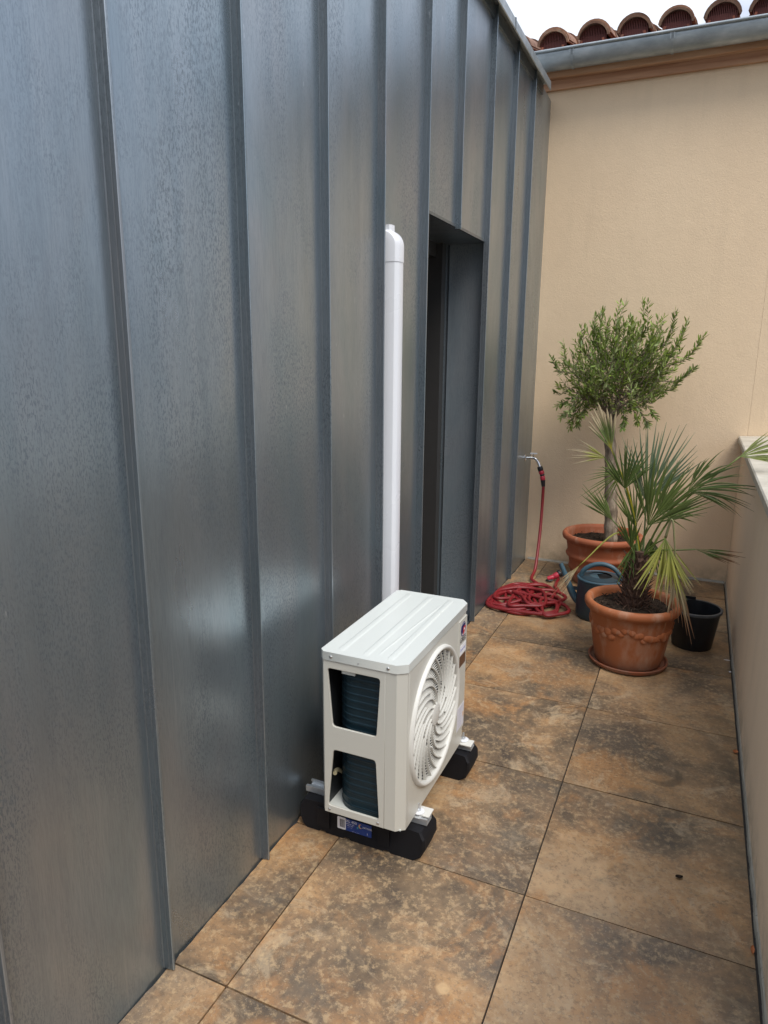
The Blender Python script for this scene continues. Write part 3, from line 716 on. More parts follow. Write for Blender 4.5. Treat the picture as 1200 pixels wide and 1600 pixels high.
# ------------------------------------------------------------------ rubber support blocks
def block(yc, label, sticker):
    bt = thing('rubber_support_block', label, 'support block', (.245, yc, 0), 'rubber blocks carrying the outdoor unit')
    h = .104
    poly = [(-.196, 0), (-.150, 0), (-.144, .008), (-.128, .008), (-.122, 0), (-.060, 0), (-.054, .007), (-.036, .007), (-.030, 0), (.085, 0), (.091, .007), (.107, .007), (.113, 0), (.188, 0), (.208, .012), (.222, .045), (.220, .078), (.206, .100), (.150, h), (-.150, h), (-.206, .100), (-.220, .078), (-.222, .040), (-.212, .012)]
    bm = bmesh.new(); hw = .060
    # loft along y so that the block swells at mid height and tapers to the ends
    rows = []
    for yy, s in ((-hw, .965), (-hw + .008, .99), (0, 1), (hw - .008, .99), (hw, .965)):
        rows.append([bm.verts.new((x * s, yy * (1 - .10 * (z > .09)), .052 + (z - .052) * (s if z > .01 else 1))) for x, z in poly])
    bm.faces.new(rows[0]); bm.faces.new(rows[-1][::-1])
    for a, b in zip(rows, rows[1:]):
        for i in range(len(poly)): bm.faces.new((a[i], b[i], b[(i + 1) % len(poly)], a[(i + 1) % len(poly)]))
    bmesh.ops.triangulate(bm, faces=[f for f in bm.faces if len(f.verts) > 4])
    body = finish('rubber_body', bm, M['rubber'], bt, smooth=True, angle=30)
    for xa, xb in ((-.150, -.105), (.065, .105)):           # moulded dividers standing proud of the near face
        bm = bmesh.new(); box(bm, xa, xb, -hw - .004, -hw + .002, .022, .088); finish('moulded_pad', bm, M['rubber'], bt, bevel=.003, seg=2)
    bm = bmesh.new()
    prism(bm, [(-.021, h), (.021, h), (.021, h + .020), (.012, h + .020), (.012, h + .0165), (.0175, h + .0165), (.0175, h + .003), (-.0175, h + .003), (-.0175, h + .0165), (-.012, h + .0165), (-.012, h + .020), (-.021, h + .020)], 0, -.215, .212)
    rl = finish('rail', bm, M['steel'], bt)
    for xs in (-.120, .176):
        bm = bmesh.new(); lathe(bm, [(.0008, .0262), (.017, .0262), (.019, .0275), (.019, .0300), (.015, .0315), (.0008, .0315)], 24); finish('washer', bm, M['duct'], bt, smooth=True, loc=(xs, 0, h))
        bm = bmesh.new(); lathe(bm, [(.0085, 0), (.0085, .0065), (.0005, .0066)], 6); finish('nut', bm, M['steel'], bt, loc=(xs, 0, h + .0316))
        bm = bmesh.new(); lathe(bm, [(.004, 0), (.004, .022), (.0033, .024), (.0002, .0242)], 12); finish('bolt', bm, M['steel'], bt, smooth=True, loc=(xs, 0, h + .0316))
        bm = bmesh.new(); box(bm, -.018, .018, -.026, .026, .0205, .0222); box(bm, -.020, -.017, -.026, .026, .0222, .040); finish('clear_bracket', bm, M['clear'], bt, bevel=.001, seg=1, loc=(xs - .003, 0, h))
    if sticker:
        yf = -.0602
        def dec(nm, poly, mat, lift):
            bm = bmesh.new(); prism(bm, poly, 1, yf - lift, yf + .0015); return finish(nm, bm, mat, bt)
        x0, x1, z0, z1 = -.077, .043, .035, .077
        dec('label_sticker', rounded([(x0, z0), (x0 + .030, z0), (x0 + .030, z1), (x0, z1)], .004), M['white'], .0010)
        dec('label_sticker', [(x0 + .0305, z0), (x1, z0), (x1, z1), (x0 + .0305, z1)], M['blue'], .0010)
        xx = x0 + .009
        while xx < x0 + .026:
            wv_ = random.choice((.0006, .0011, .0016)); dec('barcode_bar', [(xx, z0 + .007), (xx + wv_, z0 + .007), (xx + wv_, z1 - .006), (xx, z1 - .006)], M['ink'], .0012); xx += wv_ + random.choice((.0006, .0010))
        fm2 = lambda x, z: frame((1, 0, 0), (0, 0, 1), (0, -1, 0), (x, yf - .0011, z))
        text_part('sticker_lettering', 'XL 450', M['white'], bt, .013, fm2(x0 + .050, z1 - .007))
        text_part('sticker_lettering', 'FOXTONE', M['white'], bt, .0085, fm2(x1 - .018, z1 - .014))
        for k, s in enumerate(('SUPPORT 450', '450 x 130', '-- --- ---')): text_part('sticker_lettering', s, M['pale_label'], bt, .0050, fm2(x0 + .045, z1 - .017 - k * .006))
        text_part('sticker_lettering', '----- --- ------', M['pale_label'], bt, .005, fm2(x0 + .065, z0 + .003))
        text_part('sticker_lettering', '1', M['white'], bt, .010, fm2(x1 - .014, z0 + .008))
        dec('sticker_emblem', [(x0 + .082 + .0065 * math.cos(a * math.pi / 8), z1 - .013 + .0075 * math.sin(a * math.pi / 8)) for a in range(16)], M['gold'], .0013)
        dec('sticker_emblem', [(x0 + .0845 + .0048 * math.cos(a * math.pi / 8), z1 - .0125 + .0056 * math.sin(a * math.pi / 8)) for a in range(16)], M['blue'], .0015)
        dec('sticker_emblem', [(x0 + .070, z1 - .026), (x0 + .076, z1 - .022), (x0 + .074, z1 - .016), (x0 + .069, z1 - .019)], M['teal'], .0013)
block(.655, 'nearest black rubber block under the outdoor unit, with a blue and white sticker', True)
block(1.108, 'far black rubber block under the outdoor unit, showing only its rounded end', False)

# ------------------------------------------------------------------ pots
def soil_disc(r, z, c, parent, seg=40):
    bm = bmesh.new(); rings = []
    for j in range(9):
        rr = r * j / 8; rings.append([bm.verts.new((c[0] + rr * math.cos(2 * math.pi * i / seg), c[1] + rr * math.sin(2 * math.pi * i / seg), z + .010 * noise.noise(Vector((rr * math.cos(i / seg * 6.28) * 18, rr * math.sin(i / seg * 6.28) * 18, z))) + .006 * (1 - j / 8))) for i in range(seg)])
    for j in range(8):
        for i in range(seg): k = (i + 1) % seg; bm.faces.new((rings[j][i], rings[j][k], rings[j + 1][k], rings[j + 1][i]))
    for _ in range(260):
        a = random.uniform(0, 6.28); rr = r * math.sqrt(random.random()) * .96; s = random.uniform(.002, .007); p = Vector((c[0] + rr * math.cos(a), c[1] + rr * math.sin(a), z + random.uniform(.002, .014)))
        d1 = Vector((random.uniform(-1, 1), random.uniform(-1, 1), random.uniform(-.4, .4))).normalized() * s * random.uniform(1, 2.4); d2 = d1.cross(Vector((0, 0, 1))).normalized() * s * .7
        q = [bm.verts.new(v) for v in (p - d1, p + d2 + Vector((0, 0, s * .6)), p + d1, p - d2)]
        bm.faces.new(q)
    return finish('soil', bm, M['soil'], parent, smooth=True)
# front pot
C1 = (.887, 2.380)
sa = bmesh.new(); lathe(sa, [(.001, 0), (.168, 0), (.186, .010), (.193, .026), (.190, .030), (.184, .028), (.176, .014), (.160, .008), (.001, .008)], 64)
o = finish('plant_saucer', sa, M['terra2'], None, smooth=True, loc=(C1[0], C1[1], 0)); tag(o, 'round terracotta saucer under the palm pot', 'saucer')
pt = thing('terracotta_pot', 'terracotta pot with moulded fruit garland, standing on a saucer and holding the palm', 'plant pot', (C1[0], C1[1], .009))
def pot(parent, rt, rb, h, bands=False, mat=M['terra']):
    bm = bmesh.new(); prof = [(.001, 0), (rb, 0), (rb + .004, .004)]
    n = 30
    for i in range(1, n + 1):
        z = .004 + (h - .058) * i / n; u = z / h; r = rb + .004 + (rt - .022 - rb) * (u ** .8)
        if bands: r += .016 * math.exp(-((u - .56) / .045) ** 2) + .010 * math.exp(-((u - .30) / .04) ** 2)
        prof.append((r, z))
    r0 = prof[-1][0]
    prof += [(r0 + .006, h - .050), (rt - .005, h - .043), (rt + .001, h - .030), (rt + .001, h - .016), (rt - .006, h - .004), (rt - .018, h), (rt - .030, h - .006), (rt - .037, h - .022), (rt - .043, h - .10)]
    lathe(bm, prof, 72, wob=lambda a, z, r: .0012 * noise.noise(Vector((math.cos(a) * 2, math.sin(a) * 2, z * 6))) if r > .01 else 0)
    return finish('pot_body', bm, mat, parent, smooth=True, angle=60)
pot(pt, .229, .152, .328)
# moulded garland
for i in range(70):
    bm = bmesh.new(); a = 2 * math.pi * i / 70 + random.uniform(-.02, .02); sw = (i % 17.5) / 17.5; dip = .030 * math.sin(sw * math.pi)
    big = 1.0 + .9 * math.sin(sw * math.pi); rr_ = .0115 * big * random.uniform(.8, 1.15)
    z = .215 - dip + random.uniform(-.016, .016); u = z / .328; r = .156 + (.229 - .022 - .152) * (u ** .8)
    bmesh.ops.create_icosphere(bm, subdivisions=2, radius=rr_)
    bm.transform(Matrix.Translation((r * math.cos(a), r * math.sin(a), z)) @ Matrix.Rotation(a, 4, 'Z') @ Matrix.Diagonal((.42, 1.1, random.uniform(.8, 1.2), 1)))
    finish('moulded_fruit', bm, M['terra'], pt, smooth=True)
soil_disc(.190, .286, (0, 0), pt)
# back pot
C2 = (.585, 3.635)
p2 = thing('terracotta_pot', 'large red terracotta pot with banded sides standing against the cream wall under the olive tree', 'plant pot', (C2[0], C2[1], 0))
pot(p2, .262, .170, .348, True, M['terra2'])
soil_disc(.218, .290, (0, 0), p2)

# black nursery pot
C3 = (1.182, 2.745)
bk = thing('black_plastic_pot', 'empty black plastic nursery pot in the corner between the palm pot and the parapet', 'plant pot', (C3[0], C3[1], 0))
bm = bmesh.new(); lathe(bm, [(.001, 0), (.096, 0), (.100, .004), (.126, .205), (.1262, .212), (.1225, .212), (.1215, .205), (.096, .008), (.001, .008)], 48); finish('pot_body', bm, M['bucket'], bk, smooth=True, angle=50)
bm = bmesh.new(); lathe(bm, [(.1262, .200), (.134, .202), (.1355, .212), (.133, .2155), (.1225, .2155), (.122, .212)], 48); finish('rim', bm, M['bucket_rim'], bk, smooth=True, angle=50)
bm = bmesh.new(); box(bm, -.055, .0, .118, .124, .2155, .232); finish('rim_lug', bm, M['bucket'], bk, bevel=.002, seg=1)

# ------------------------------------------------------------------ watering can
C4 = (.665, 2.965)
wc = thing('watering_can', 'blue grey plastic watering can with round handle and long spout behind the palm pot', 'watering can', (C4[0], C4[1], 0))
bm = bmesh.new(); prof = [(.001, 0), (.112, 0), (.119, .006), (.122, .03), (.120, .19), (.123, .205), (.121, .214), (.108, .222), (.060, .232)]
lathe(bm, prof, 56); wc.scale = (1.07, 1.07, 1.09); wb = finish('can_body', bm, M['can'], wc, smooth=True, angle=55)
bm = bmesh.new()      # sloped half lid, the right half is the filler mouth, capped by a black disc
seg = 40; c0 = bm.verts.new((-.02, 0, .236)); rg = [bm.verts.new((.118 * math.cos(a), .118 * math.sin(a), .216)) for a in [math.pi * .42 + math.pi * 1.16 * i / seg for i in range(seg + 1)]]
for i in range(seg): bm.faces.new((c0, rg[i], rg[i + 1]))
finish('can_lid', bm, M['can_light'], wc, smooth=True)
bm = bmesh.new(); lathe(bm, [(.001, .2235), (.104, .2235)], 40); finish('mouth_shade_disc', bm, M['dark'], wc)  # flat black disc paints the shade inside the filler opening
bm = bmesh.new(); tube(bm, [(.119 * math.cos(a * math.pi / 24), .119 * math.sin(a * math.pi / 24), .217) for a in range(49)], .0065, 10); finish('rim', bm, M['can_light'], wc, smooth=True)
bm = bmesh.new(); tube(bm, spline([(-.105, -.02, .214), (-.090, -.02, .255), (-.045, -.015, .288), (.010, -.01, .298), (.065, -.01, .282), (.105, -.01, .238), (.118, -.01, .175)], 7), .0125, 12); finish('handle', bm, M['can_light'], wc, smooth=True)
sp_ = spline([(-.085, 0, .050), (-.130, 0, .090), (-.165, .0, .150), (-.195, .005, .215), (-.222, .01, .268)], 6)
bm = bmesh.new(); tube(bm, sp_, [.024 - .012 * i / (len(sp_) - 1) for i in range(len(sp_))], 14); finish('spout', bm, M['can_light'], wc, smooth=True)
bm = bmesh.new(); box(bm, -.16, -.10, -.004, .004, .13, .15); finish('spout_brace', bm, M['can'], wc, bevel=.002, seg=1)

# ------------------------------------------------------------------ tap and garden hose
tp = thing('garden_tap', 'chrome garden tap sticking out of the zinc wall near the corner', 'tap', (0, 3.76, .80))
bm = bmesh.new(); lathe(bm, [(.001, .001), (.026, .001), (.026, .006), (.014, .012)], 24); bm.transform(Matrix.Rotation(R(90), 4, 'Y')); finish('flange', bm, M['chrome'], tp, smooth=True)
bm = bmesh.new(); tube(bm, spline([(.008, 0, 0), (.045, 0, .002), (.075, 0, -.002), (.096, 0, -.022), (.112, -.003, -.058)], 6), [.0085] * 12 + [.0095] * 13, 12); finish('tap_body', bm, M['chrome'], tp, smooth=True)
bm = bmesh.new(); tube(bm, [(.062, 0, .006), (.062, 0, .030)], .006, 10); finish('valve_stem', bm, M['chrome'], tp)
bm = bmesh.new(); box(bm, .040, .088, -.008, .008, .030, .038); finish('tap_handle', bm, M['white'], tp, bevel=.003, seg=2)
hz = thing('garden_hose', 'red garden hose hanging from the tap and heaped in tangled loops on the tiles', 'hose', (.16, 3.0, 0))
def hw_(p): return Vector(p) - Vector((.16, 3.0, 0))
HR = .0105
pts = [(.146, 3.752, .610), (.147, 3.748, .55), (.150, 3.73, .44), (.156, 3.68, .30), (.163, 3.60, .16), (.168, 3.52, .06), (.168, 3.42, .024)]
rs = random.Random(11)
loops = [ # centre x, y, rx, ry, start angle, turns
    (.20, 3.06, .185, .30, 1.4, 1.12), (.16, 2.98, .140, .22, 2.4, 1.2), (.24, 3.02, .20, .20, 3.6, 1.1), (.13, 3.06, .10, .24, 5.0, 1.25), (.30, 2.96, .12, .16, .2, 1.3),
    (.17, 2.94, .155, .20, 1.3, 1.15), (.25, 3.12, .17, .17, 2.3, 1.1), (.12, 2.96, .10, .15, 3.5, 1.3), (.36, 2.98, .10, .19, 5.2, 1.2), (.24, 2.92, .20, .19, .6, 1.1),
    (.42, 2.90, .095, .13, 1.8, 1.25), (.43, 3.02, .080, .16, 4.0, 1.1), (.30, 3.04, .14, .16, 3.2, 1.0), (.20, 2.99, .16, .22, 4.4, 1.0)]
zl = 0.0
for li, (cx_, cy_, rx_, ry_, a0, tn) in enumerate(loops):
    if li in (4, 9, 11): continue
    ns = 9
    for k in range(ns):
        a = a0 + 2 * math.pi * tn * k / ns
        dx = 1 + rs.uniform(-.30, .24); xx = cx_ + rx_ * math.cos(a) * dx; yy = cy_ + ry_ * math.sin(a) * dx
        lvl = HR + .0035 * li + .009 * (0.5 + .5 * math.sin(a * 2 + li * 2.1))
        edge = min(1, math.hypot((xx - .24) / .26, (yy - 3.0) / .32)); lvl = HR + (lvl - HR) * (1.15 - .75 * edge)
        pts.append((max(.018, xx), yy, lvl))
pts += [(.36, 3.22, .016), (.34, 3.36, .016), (.335, 3.50, .022)]
sp = spline([hw_(p) for p in pts], 9)
bm = bmesh.new(); tube(bm, sp, HR, 10); finish('hose_tube', bm, M['hose'], hz, smooth=True)
def seg_tube(nm, a, b, r, mat, rr=None):
    bm = bmesh.new(); a = hw_(a); b = hw_(b); tube(bm, [a, a.lerp(b, .15), a.lerp(b, .85), b], rr or [r * .86, r, r, r * .86], 16); return finish(nm, bm, mat, hz, smooth=True, angle=50)
seg_tube('hose_connector', (.110, 3.757, .745), (.122, 3.757, .715), .019, M['hose_dark'])
seg_tube('hose_connector', (.122, 3.757, .715), (.130, 3.757, .692), .0185, M['hose_red'])
seg_tube('hose_connector', (.130, 3.757, .692), (.134, 3.756, .680), .016, M['hose_dark'])
seg_tube('hose_connector', (.134, 3.756, .680), (.140, 3.755, .650), .0175, M['hose_red'])
seg_tube('hose_connector', (.140, 3.755, .650), (.146, 3.752, .605), .016, M['hose_dark'], [.017, .016, .0135, .012])
nz_ = thing('spray_nozzle', 'small red and black spray nozzle lying on the tiles behind the coiled hose', 'nozzle', (.30, 3.50, .03))
for a, b, r, m, nm in (((-.035, -.02, -.012), (.005, .0, .004), .017, 'hose_red', 'nozzle_grip'), ((.003, -.001, .004), (.03, .012, .022), .021, 'hose_red', 'nozzle_body'), ((.03, .012, .022), (.046, .020, .033), .026, 'hose_dark', 'nozzle_head')):
    bm = bmesh.new(); a = Vector(a); b = Vector(b); tube(bm, [a, a.lerp(b, .2), a.lerp(b, .8), b], [r * .8, r, r, r * .9], 18); finish(nm, bm, M[m], nz_, smooth=True, angle=50)
bm = bmesh.new(); tube(bm, [(-.04, -.03, -.018), (-.02, -.045, -.016), (.0, -.03, -.014)], .008, 8); finish('nozzle_trigger', bm, M['hose_dark'], nz_, smooth=True)

# ------------------------------------------------------------------ leaves
def tinted(name, verts, faces, cols, parent, loc=None):
    me = bpy.data.meshes.new(name); me.from_pydata(verts, [], faces); me.update()
    at = me.color_attributes.new('tint', 'FLOAT_COLOR', 'POINT')
    buf = []
    for c in cols: buf += [c[0], c[1], c[2], 1]
    at.data.foreach_set('color', buf)
    me.polygons.foreach_set('use_smooth', [True] * len(me.polygons))
    return link(name, me, M['leaf'], parent, loc)

# ------------------------------------------------------------------ olive tree
ot = thing('olive_tree', 'small standard olive tree with a bushy grey green crown in the pot by the wall', 'tree', (.600, 3.60, .29))
OB = Vector((.600, 3.60, .29))
bm = bmesh.new(); tr = spline([(.045, .0, -.04), (.038, 0, .10), (.020, 0, .34), (.000, 0, .58), (-.022, .0, .78), (-.010, 0, .90)], 8)
nn = len(tr)
tube(bm, tr, [.046 - .016 * i / nn + (.014 if i < 3 else 0) + .003 * math.sin(i * 1.7) for i in range(nn)], 16)
finish('trunk', bm, M['bark'], ot, smooth=True)
bm = bmesh.new(); tube(bm, [(-.045, -.015, .80), (-.022, -.005, .765), (.0, 0, .75)], [.016, .022, .02], 10); finish('cut_stub', bm, M['bark'], ot, smooth=True)
ro = random.Random(5)
verts, faces, cols = [], [], []
greens = [tuple(v * k_ for v, k_ in zip(q_, (2.6, 2.5, 1.6))) for q_ in ((.070, .105, .030), (.095, .135, .042), (.052, .080, .028), (.120, .155, .060), (.13, .16, .095), (.085, .120, .026))]
def leaf(p, d, L, wd, c):
    s = d.cross(Vector((ro.uniform(-.5, .5), ro.uniform(-.5, .5), 1)))
    if s.length < .05: s = Vector((1, 0, 0))
    s.normalize(); s = (s + d.cross(s) * ro.uniform(-.9, .9)).normalized(); n_ = d.cross(s); i = len(verts)
    bend = n_ * L * ro.uniform(-.12, .12)
    verts.extend([p, p + d * L * .35 + s * wd * .5 + bend, p + d * L * .35 - n_ * wd * .12, p + d * L * .35 - s * wd * .5 + bend, p + d * L * .75 + s * wd * .36 + bend, p + d * L * .75 - s * wd * .36 + bend, p + d * L + bend * 1.5])
    faces.extend([(i, i + 1, i + 2), (i, i + 2, i + 3), (i + 1, i + 4, i + 2), (i + 2, i + 5, i + 3), (i + 2, i + 4, i + 5), (i + 4, i + 6, i + 5)])
    cols.extend([c] * 7)
crown = Vector((.612 - OB.x, 3.58 - OB.y, 1.385 - OB.z)); hub = Vector((-.012, 0, .86))
shoots = []
bmB = bmesh.new()
def twig(ps, r0, r1, k=5):
    s = spline(ps, k); tube(bmB, s, [r0 + (r1 - r0) * i / (len(s) - 1) for i in range(len(s))], 6); return s
limbs = []
for i in range(12):
    a = 2 * math.pi * i / 12 + ro.uniform(-.2, .2); el = ro.uniform(.25, 1.25)
    d = Vector((math.cos(a) * math.cos(el), math.sin(a) * math.cos(el), math.sin(el))); e1 = hub + Vector((d.x * .24, d.y * .22, d.z * .26))
    s = twig([hub + Vector((0, 0, -.06)), hub + d * .07, e1], .011, .005); limbs.append(s)
def add_shoot(p0, tip, bow, dens=1.0):
    mid = (p0 + tip) / 2 + bow; s = twig([p0, mid, tip], .0028, .0010, 7); Ls = sum((s[k + 1] - s[k]).length for k in range(len(s) - 1))
    n_ = int(Ls / .0105 * dens); shade = ro.choice(greens)
    for q in range(n_):
        u = (.12 + .88 * q / n_) ** .85 * (len(s) - 1); k = min(int(u), len(s) - 2); p = s[k].lerp(s[k + 1], u - k); d = (s[k + 1] - s[k]).normalized()
        sd_ = Vector((ro.gauss(0, 1), ro.gauss(0, 1), ro.gauss(0, 1))); sd_ = (sd_ - d * sd_.dot(d)).normalized()
        dl = (d * ro.uniform(.5, 1.1) + sd_ * ro.uniform(.5, .9)).normalized()
        c = shade if ro.random() < .6 else ro.choice(greens); f = ro.uniform(.75, 1.3); c = (c[0] * f, c[1] * f, c[2] * f)
        leaf(p, dl, ro.uniform(.028, .050), ro.uniform(.008, .013), c)
    leaf(s[-1], (s[-1] - s[-2]).normalized(), .035, .010, shade)
for i in range(250):
    a = ro.uniform(0, 2 * math.pi); el = ro.uniform(-.75, 1.35); rr = ro.uniform(.72, 1.0)
    d = Vector((math.cos(a) * math.cos(el), math.sin(a) * math.cos(el), math.sin(el)))
    tip = crown + Vector((d.x * .405 * rr, d.y * .30 * rr, d.z * (.345 if d.z > 0 else .29) * rr)) + Vector((0, 0, .03))
    lb_ = min(limbs, key=lambda s: min((p - tip).length for p in s)) if ro.random() < .6 else ro.choice(limbs)
    p0 = ro.choice(lb_[len(lb_) // 2:]); 
    if (tip - p0).length > .34: p0 = tip + (p0 - tip).normalized() * .30
    add_shoot(p0, tip, Vector((ro.uniform(-.03, .03), ro.uniform(-.03, .03), ro.uniform(-.06, .0))), ro.choice((.35, .7, .85, 1.0)))
# long shoots that break the outline (x, z of the tip at about the wall side of the tree)
for (tx, tz, sx_, sz_, ty) in ((.600, 1.850, .60, 1.62, 3.52), (.735, 1.855, .70, 1.60, 3.54), (.905, 1.800, .80, 1.52, 3.56), (.985, 1.735, .82, 1.48, 3.54), (1.075, 1.645, .86, 1.44, 3.56), (1.060, 1.455, .84, 1.36, 3.55), (.965, 1.40, .80, 1.30, 3.52),
                            (.455, 1.775, .50, 1.52, 3.55), (.500, 1.790, .53, 1.56, 3.5), (.370, 1.700, .44, 1.48, 3.55), (.265, 1.615, .36, 1.42, 3.57), (.200, 1.500, .34, 1.40, 3.52), (.225, 1.330, .38, 1.32, 3.58), (.860, 1.175, .74, 1.26, 3.5), (.830, 1.760, .74, 1.52, 3.6), (.300, 1.150, .42, 1.26, 3.5), (.375, 1.08, .46, 1.25, 3.55), (.335, 1.10, .45, 1.28, 3.45), (.42, 1.14, .50, 1.28, 3.42), (.26, 1.22, .40, 1.30, 3.5), (.34, 1.20, .44, 1.32, 3.4), (.74, 1.12, .66, 1.26, 3.46), (.80, 1.10, .70, 1.24, 3.52), (.66, 1.10, .62, 1.24, 3.45),
                            (.800, 1.70, .72, 1.5, 3.5), (.93, 1.62, .78, 1.46, 3.5), (.66, 1.74, .62, 1.52, 3.5), (.90, 1.50, .78, 1.38, 3.5)):
    for q in range(2):
        j = Vector((ro.uniform(-.02, .02), ro.uniform(-.05, .05), ro.uniform(-.03, .0) * (1 + q)))
        add_shoot(Vector((sx_, 3.57, sz_)) - OB, Vector((tx, ty, tz)) - OB + j, Vector((.03 if tx > .6 else -.03, 0, -.03)), 1.25)
finish('branches', bmB, M['bark'], ot)
fo = tinted('foliage', verts, faces, cols, ot); fo['kind'] = 'stuff'

# ------------------------------------------------------------------ palm
pl = thing('fan_palm', 'young fan palm with ragged green fronds, some drooping and dry, in the front pot', 'palm', (.892, 2.405, .26))
PB = Vector((.892, 2.405, .26)); rp = random.Random(3)
bm = bmesh.new(); ts = spline([(0.005, 0, -.03), (-.005, 0, .08), (.005, 0, .20), (.012, 0, .32)], 8)
tube(bm, ts, [.062 - .025 * i / len(ts) + .004 * math.sin(i * 2.2) for i in range(len(ts))], 16); finish('trunk', bm, M['fibre'], pl, smooth=True)
bm = bmesh.new()                                       # fibrous old leaf bases
for i in range(150):
    a = i * 2.399; z = .30 * i / 150 - .02; r = .060 - .022 * i / 150; p = Vector((r * math.cos(a), r * math.sin(a), z)); dd = Vector((math.cos(a) * .55, math.sin(a) * .55, 1)).normalized()
    L_ = rp.uniform(.03, .065); tube(bm, [p, p + dd * L_ * .5, p + dd * L_ + Vector((math.cos(a), math.sin(a), 0)) * .012], [.007, .005, .0012], 5)
for i in range(70):
    a = rp.uniform(0, 6.28); r = rp.uniform(.06, .17); p = Vector((.04 * math.cos(a), .04 * math.sin(a), rp.uniform(.0, .06))); q = Vector((r * math.cos(a), r * math.sin(a), rp.uniform(-.002, .02)))
    tube(bm, [p, (p + q) / 2 + Vector((0, 0, rp.uniform(.0, .03))), q], [.003, .002, .0008], 4)
o = finish('trunk_fibres', bm, M['fibre'], pl); o['kind'] = 'stuff'
GREEN = dict(dark=(.085, .130, .026), mid=(.145, .200, .048), silver=(.165, .225, .125), yellow=(.40, .40, .085), bright=(.19, .26, .06), gold=(.50, .42, .03), straw=(.46, .37, .22), brown=(.28, .15, .075))
def lerp3(a, b, t_): return tuple(x + (y - x) * t_ for x, y in zip(a, b))
def frond(hubp, tip, side, spread, n, base, tipc, dry=.85, droop=.05, start=None, cup=.10, wd=.011, petcol=None, jitter=.11, fuse=.30, lenv=.2, root=None):
    n = int(n * 1.08)
    hubv = Vector(hubp) - PB; tipv = Vector(tip) - PB; L0 = (tipv - hubv).length; d = (tipv - hubv).normalized()
    s = Vector(side); s = (s - d * s.dot(d)).normalized(); nv = d.cross(s)
    V, F, C = [], [], []
    for i in range(n):
        u = (i + .5) / n * 2 - 1; th = u * R(spread) + rp.uniform(-jitter, jitter) * .5
        dl = (d * math.cos(th) + s * math.sin(th)).normalized(); dl = (dl + nv * cup * (u * u) + nv * rp.uniform(-jitter, jitter)).normalized()
        L = L0 * (1 - .28 * abs(u) ** 2) * rp.uniform(1 - lenv, 1.03); sw = dl.cross(nv).normalized()
        m = 9; hw0 = wd * .54 * rp.uniform(.85, 1.1); fusew = math.tan(R(spread) / n) * 1.15; dry_i = dry + rp.uniform(-.12, .10); b0 = len(V)
        dk_ = rp.uniform(.75, 1.2); dr = droop * rp.uniform(.5, 1.6); wx = Vector((rp.uniform(-1, 1), rp.uniform(-1, 1), 0)) * .02 * L
        for k in range(m + 1):
            t_ = k / m; p = hubv + dl * L * t_ + Vector((0, 0, -1)) * dr * L * t_ ** 2.2 + wx * t_ ** 2.5
            wfan = fusew * L * t_; wk = min(wfan, hw0) if t_ < fuse * 1.3 else hw0 * (1 - ((t_ - fuse * 1.3) / (1 - fuse * 1.3)) ** 1.6); wk = max(wk, .0006)
            fold = nv * wk * .55
            V += [p + sw * wk + fold, p - fold * .4, p - sw * wk + fold]
            c = lerp3(base, tuple(x * .75 for x in base), t_ * .5); c = tuple(x * dk_ for x in c)
            if petcol and t_ < .25: c = lerp3(petcol, c, t_ / .25)
            if t_ > dry_i: c = lerp3(c, tipc, min(1, (t_ - dry_i) / .16))
            C += [c] * 3
        for k in range(m):
            q = b0 + k * 3; F += [(q, q + 1, q + 4, q + 3), (q + 1, q + 2, q + 5, q + 4)]
    fr_ = tinted('frond', V, F, C, pl)
    st = (Vector(root) if root else Vector((.895 + rp.uniform(-.02, .02), 2.405 + rp.uniform(-.02, .02), .52))) - PB
    bw = (hubv - st); mid = st + bw * .5 + Vector((0, 0, .05 * bw.length if hubv.z > st.z else .16)) - Vector((bw.x, bw.y, 0)) * .10
    bmP = bmesh.new(); ss = spline([st, mid, hubv], 7); tube(bmP, ss, [.0060 - .0030 * k / (len(ss) - 1) for k in range(len(ss))], 6)
    me = bpy.data.meshes.new('petiole'); bmP.to_mesh(me); bmP.free(); at = me.color_attributes.new('tint', 'FLOAT_COLOR', 'POINT')
    pc = petcol or lerp3(base, (.16, .22, .07), .6); at.data.foreach_set('color', [x for _ in me.vertices for x in (*pc, 1)])
    me.polygons.foreach_set('use_smooth', [True] * len(me.polygons)); link('petiole', me, M['leaf'], fr_)
    return fr_
g = GREEN
XS = (1, .35, 0)
frond((.730, 2.36, 1.075), (.655, 2.34, 1.300), (1, .2, .2), 26, 13, g['mid'], g['straw'], .52, .02, wd=.012, petcol=g['gold'], cup=.02, fuse=.6)
frond((.808, 2.34, .893), (.825, 2.30, 1.140), XS, 52, 17, g['dark'], g['straw'], .93, .02, wd=.009, petcol=g['dark'], fuse=.35)
frond((.905, 2.40, .830), (.965, 2.42, 1.225), (1, .1, -.1), 42, 27, g['silver'], g['straw'], .96, .0, wd=.0105, cup=.05)
frond((.925, 2.36, .720), (1.100, 2.32, 1.080), (.8, .1, -.6), 46, 32, g['mid'], g['straw'], .95, .03, wd=.0105, cup=.12)
frond((1.085, 2.36, .900), (1.375, 2.37, 1.080), (.5, .0, -.8), 46, 26, g['dark'], g['straw'], .88, .30, wd=.009, petcol=g['mid'], cup=.08, lenv=.3)
frond((1.284, 2.38, 1.075), (1.52, 2.44, 1.160), (-.2, .5, .8), 34, 14, (.21, .24, .055), g['straw'], .9, .12, wd=.009, petcol=g['bright'], cup=.05, lenv=.3)
frond((.700, 2.38, 1.030), (.510, 2.34, 1.085), (.1, .1, 1), 28, 9, g['yellow'], g['straw'], .45, .06, wd=.0065, cup=.05, lenv=.3)
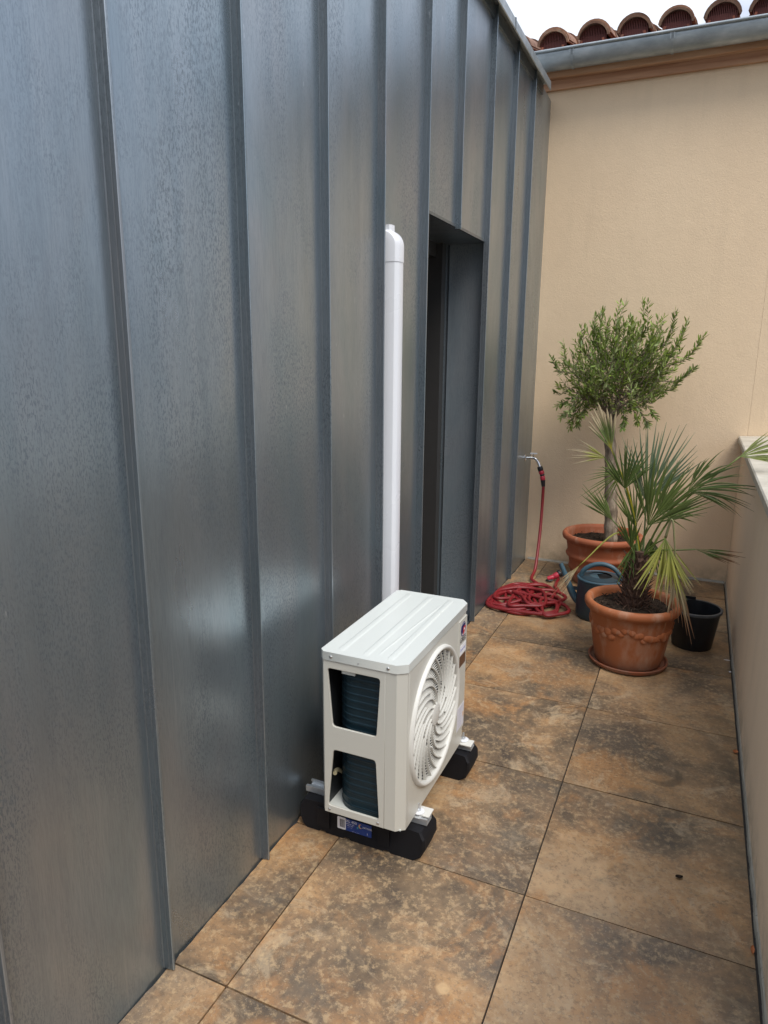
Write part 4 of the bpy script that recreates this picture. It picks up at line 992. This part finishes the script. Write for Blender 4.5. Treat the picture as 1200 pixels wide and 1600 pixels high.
frond((.780, 2.44, .955), (.560, 2.42, .840), (.5, 0, 1), 48, 12, g['bright'], g['straw'], .75, .14, wd=.0055, cup=.1, lenv=.35)
frond((.765, 2.33, .735), (.615, 2.28, .905), (.7, 0, .7), 20, 11, g['mid'], g['straw'], .97, .02, wd=.008, cup=.05)
frond((1.010, 2.30, .680), (1.040, 2.24, .300), (1, .1, .0), 33, 19, g['yellow'], g['straw'], .84, -.12, wd=.0095, petcol=g['bright'], cup=.10, lenv=.25)
frond((1.070, 2.28, .540), (1.135, 2.24, .170), (1, .2, 0), 15, 9, g['straw'], g['brown'], .62, .0, wd=.0095, lenv=.35, root=(1.01, 2.31, .68))
frond((1.035, 2.26, .640), (1.100, 2.20, .330), (1, .2, 0), 20, 8, g['yellow'], g['straw'], .6, -.05, wd=.0085, petcol=g['bright'], lenv=.3)
frond((1.145, 2.36, .628), (1.365, 2.37, .598), (.1, .2, 1), 13, 9, g['mid'], g['brown'], .55, .02, wd=.008, cup=.02)
frond((.630, 2.28, .500), (.515, 2.20, .330), (.5, .0, .4), 16, 10, g['straw'], g['brown'], .55, .0, wd=.006, petcol=g['yellow'], lenv=.3)
frond((.865, 2.40, .700), (.835, 2.38, .960), XS, 38, 12, g['mid'], g['straw'], .96, .02, wd=.008)
frond((.940, 2.42, .64), (1.02, 2.40, .44), (1, 0, 0), 24, 8, g['dark'], g['straw'], .95, .1, wd=.008)
frond((.875, 2.38, .62), (.830, 2.36, .40), (1, 0, 0), 16, 8, g['dark'], g['mid'], .9, .0, wd=.011)
frond((.965, 2.46, .76), (1.135, 2.55, .93), (.6, .2, -.7), 60, 20, g['mid'], g['straw'], .93, .16, wd=.008, cup=.15)
frond((.860, 2.36, .60), (.825, 2.33, .80), (1, 0, 0), 30, 10, g['dark'], g['straw'], .97, .0, wd=.008)

# ------------------------------------------------------------------ litter by the parapet
def chip(p, L, wd, rot, mat, name, lab, cat, curl=.3):
    bm = bmesh.new(); rows = []
    for k in range(6):
        t_ = k / 5; ww = wd * math.sin(math.pi * (.12 + .80 * t_)); rows.append([bm.verts.new(((t_ - .5) * L, ww * s, .0012 + curl * wd * (abs(s) + .5 * (t_ - .5) ** 2 * 4))) for s in (-1, 0, 1)])
    for a, b in zip(rows, rows[1:]):
        for i in range(2): bm.faces.new((a[i], a[i + 1], b[i + 1], b[i]))
    o = finish(name, bm, mat, None, smooth=True, loc=p); o.rotation_euler = (0, 0, rot); tag(o, lab, cat); return o
chip((1.352, 2.604, .001), .030, .0045, .1, M['white'], 'white_chip', 'white plaster chip on the tiles at the parapet foot, the farther one', 'chip', .2)
chip((1.362, 2.456, .001), .012, .006, .8, M['white'], 'white_chip', 'tiny white chip at the parapet foot, the nearer one', 'chip', .4)
chip((1.358, 1.678, .001), .024, .010, 1.4, M['dry_leaf'], 'dry_leaf', 'small orange dry leaf lying against the foot of the parapet', 'leaf', .5)
chip((1.178, .861, .001), .022, .008, .4, M['soil'], 'dry_leaf', 'small dark brown crumb of leaf lying on a tile near the parapet', 'leaf', .4)
chip((1.362, .66, .001), .030, .005, 1.5, M['dry_leaf'], 'dry_leaf', 'narrow orange leaf shred in the gap beside the parapet, nearest the camera', 'leaf', .5)
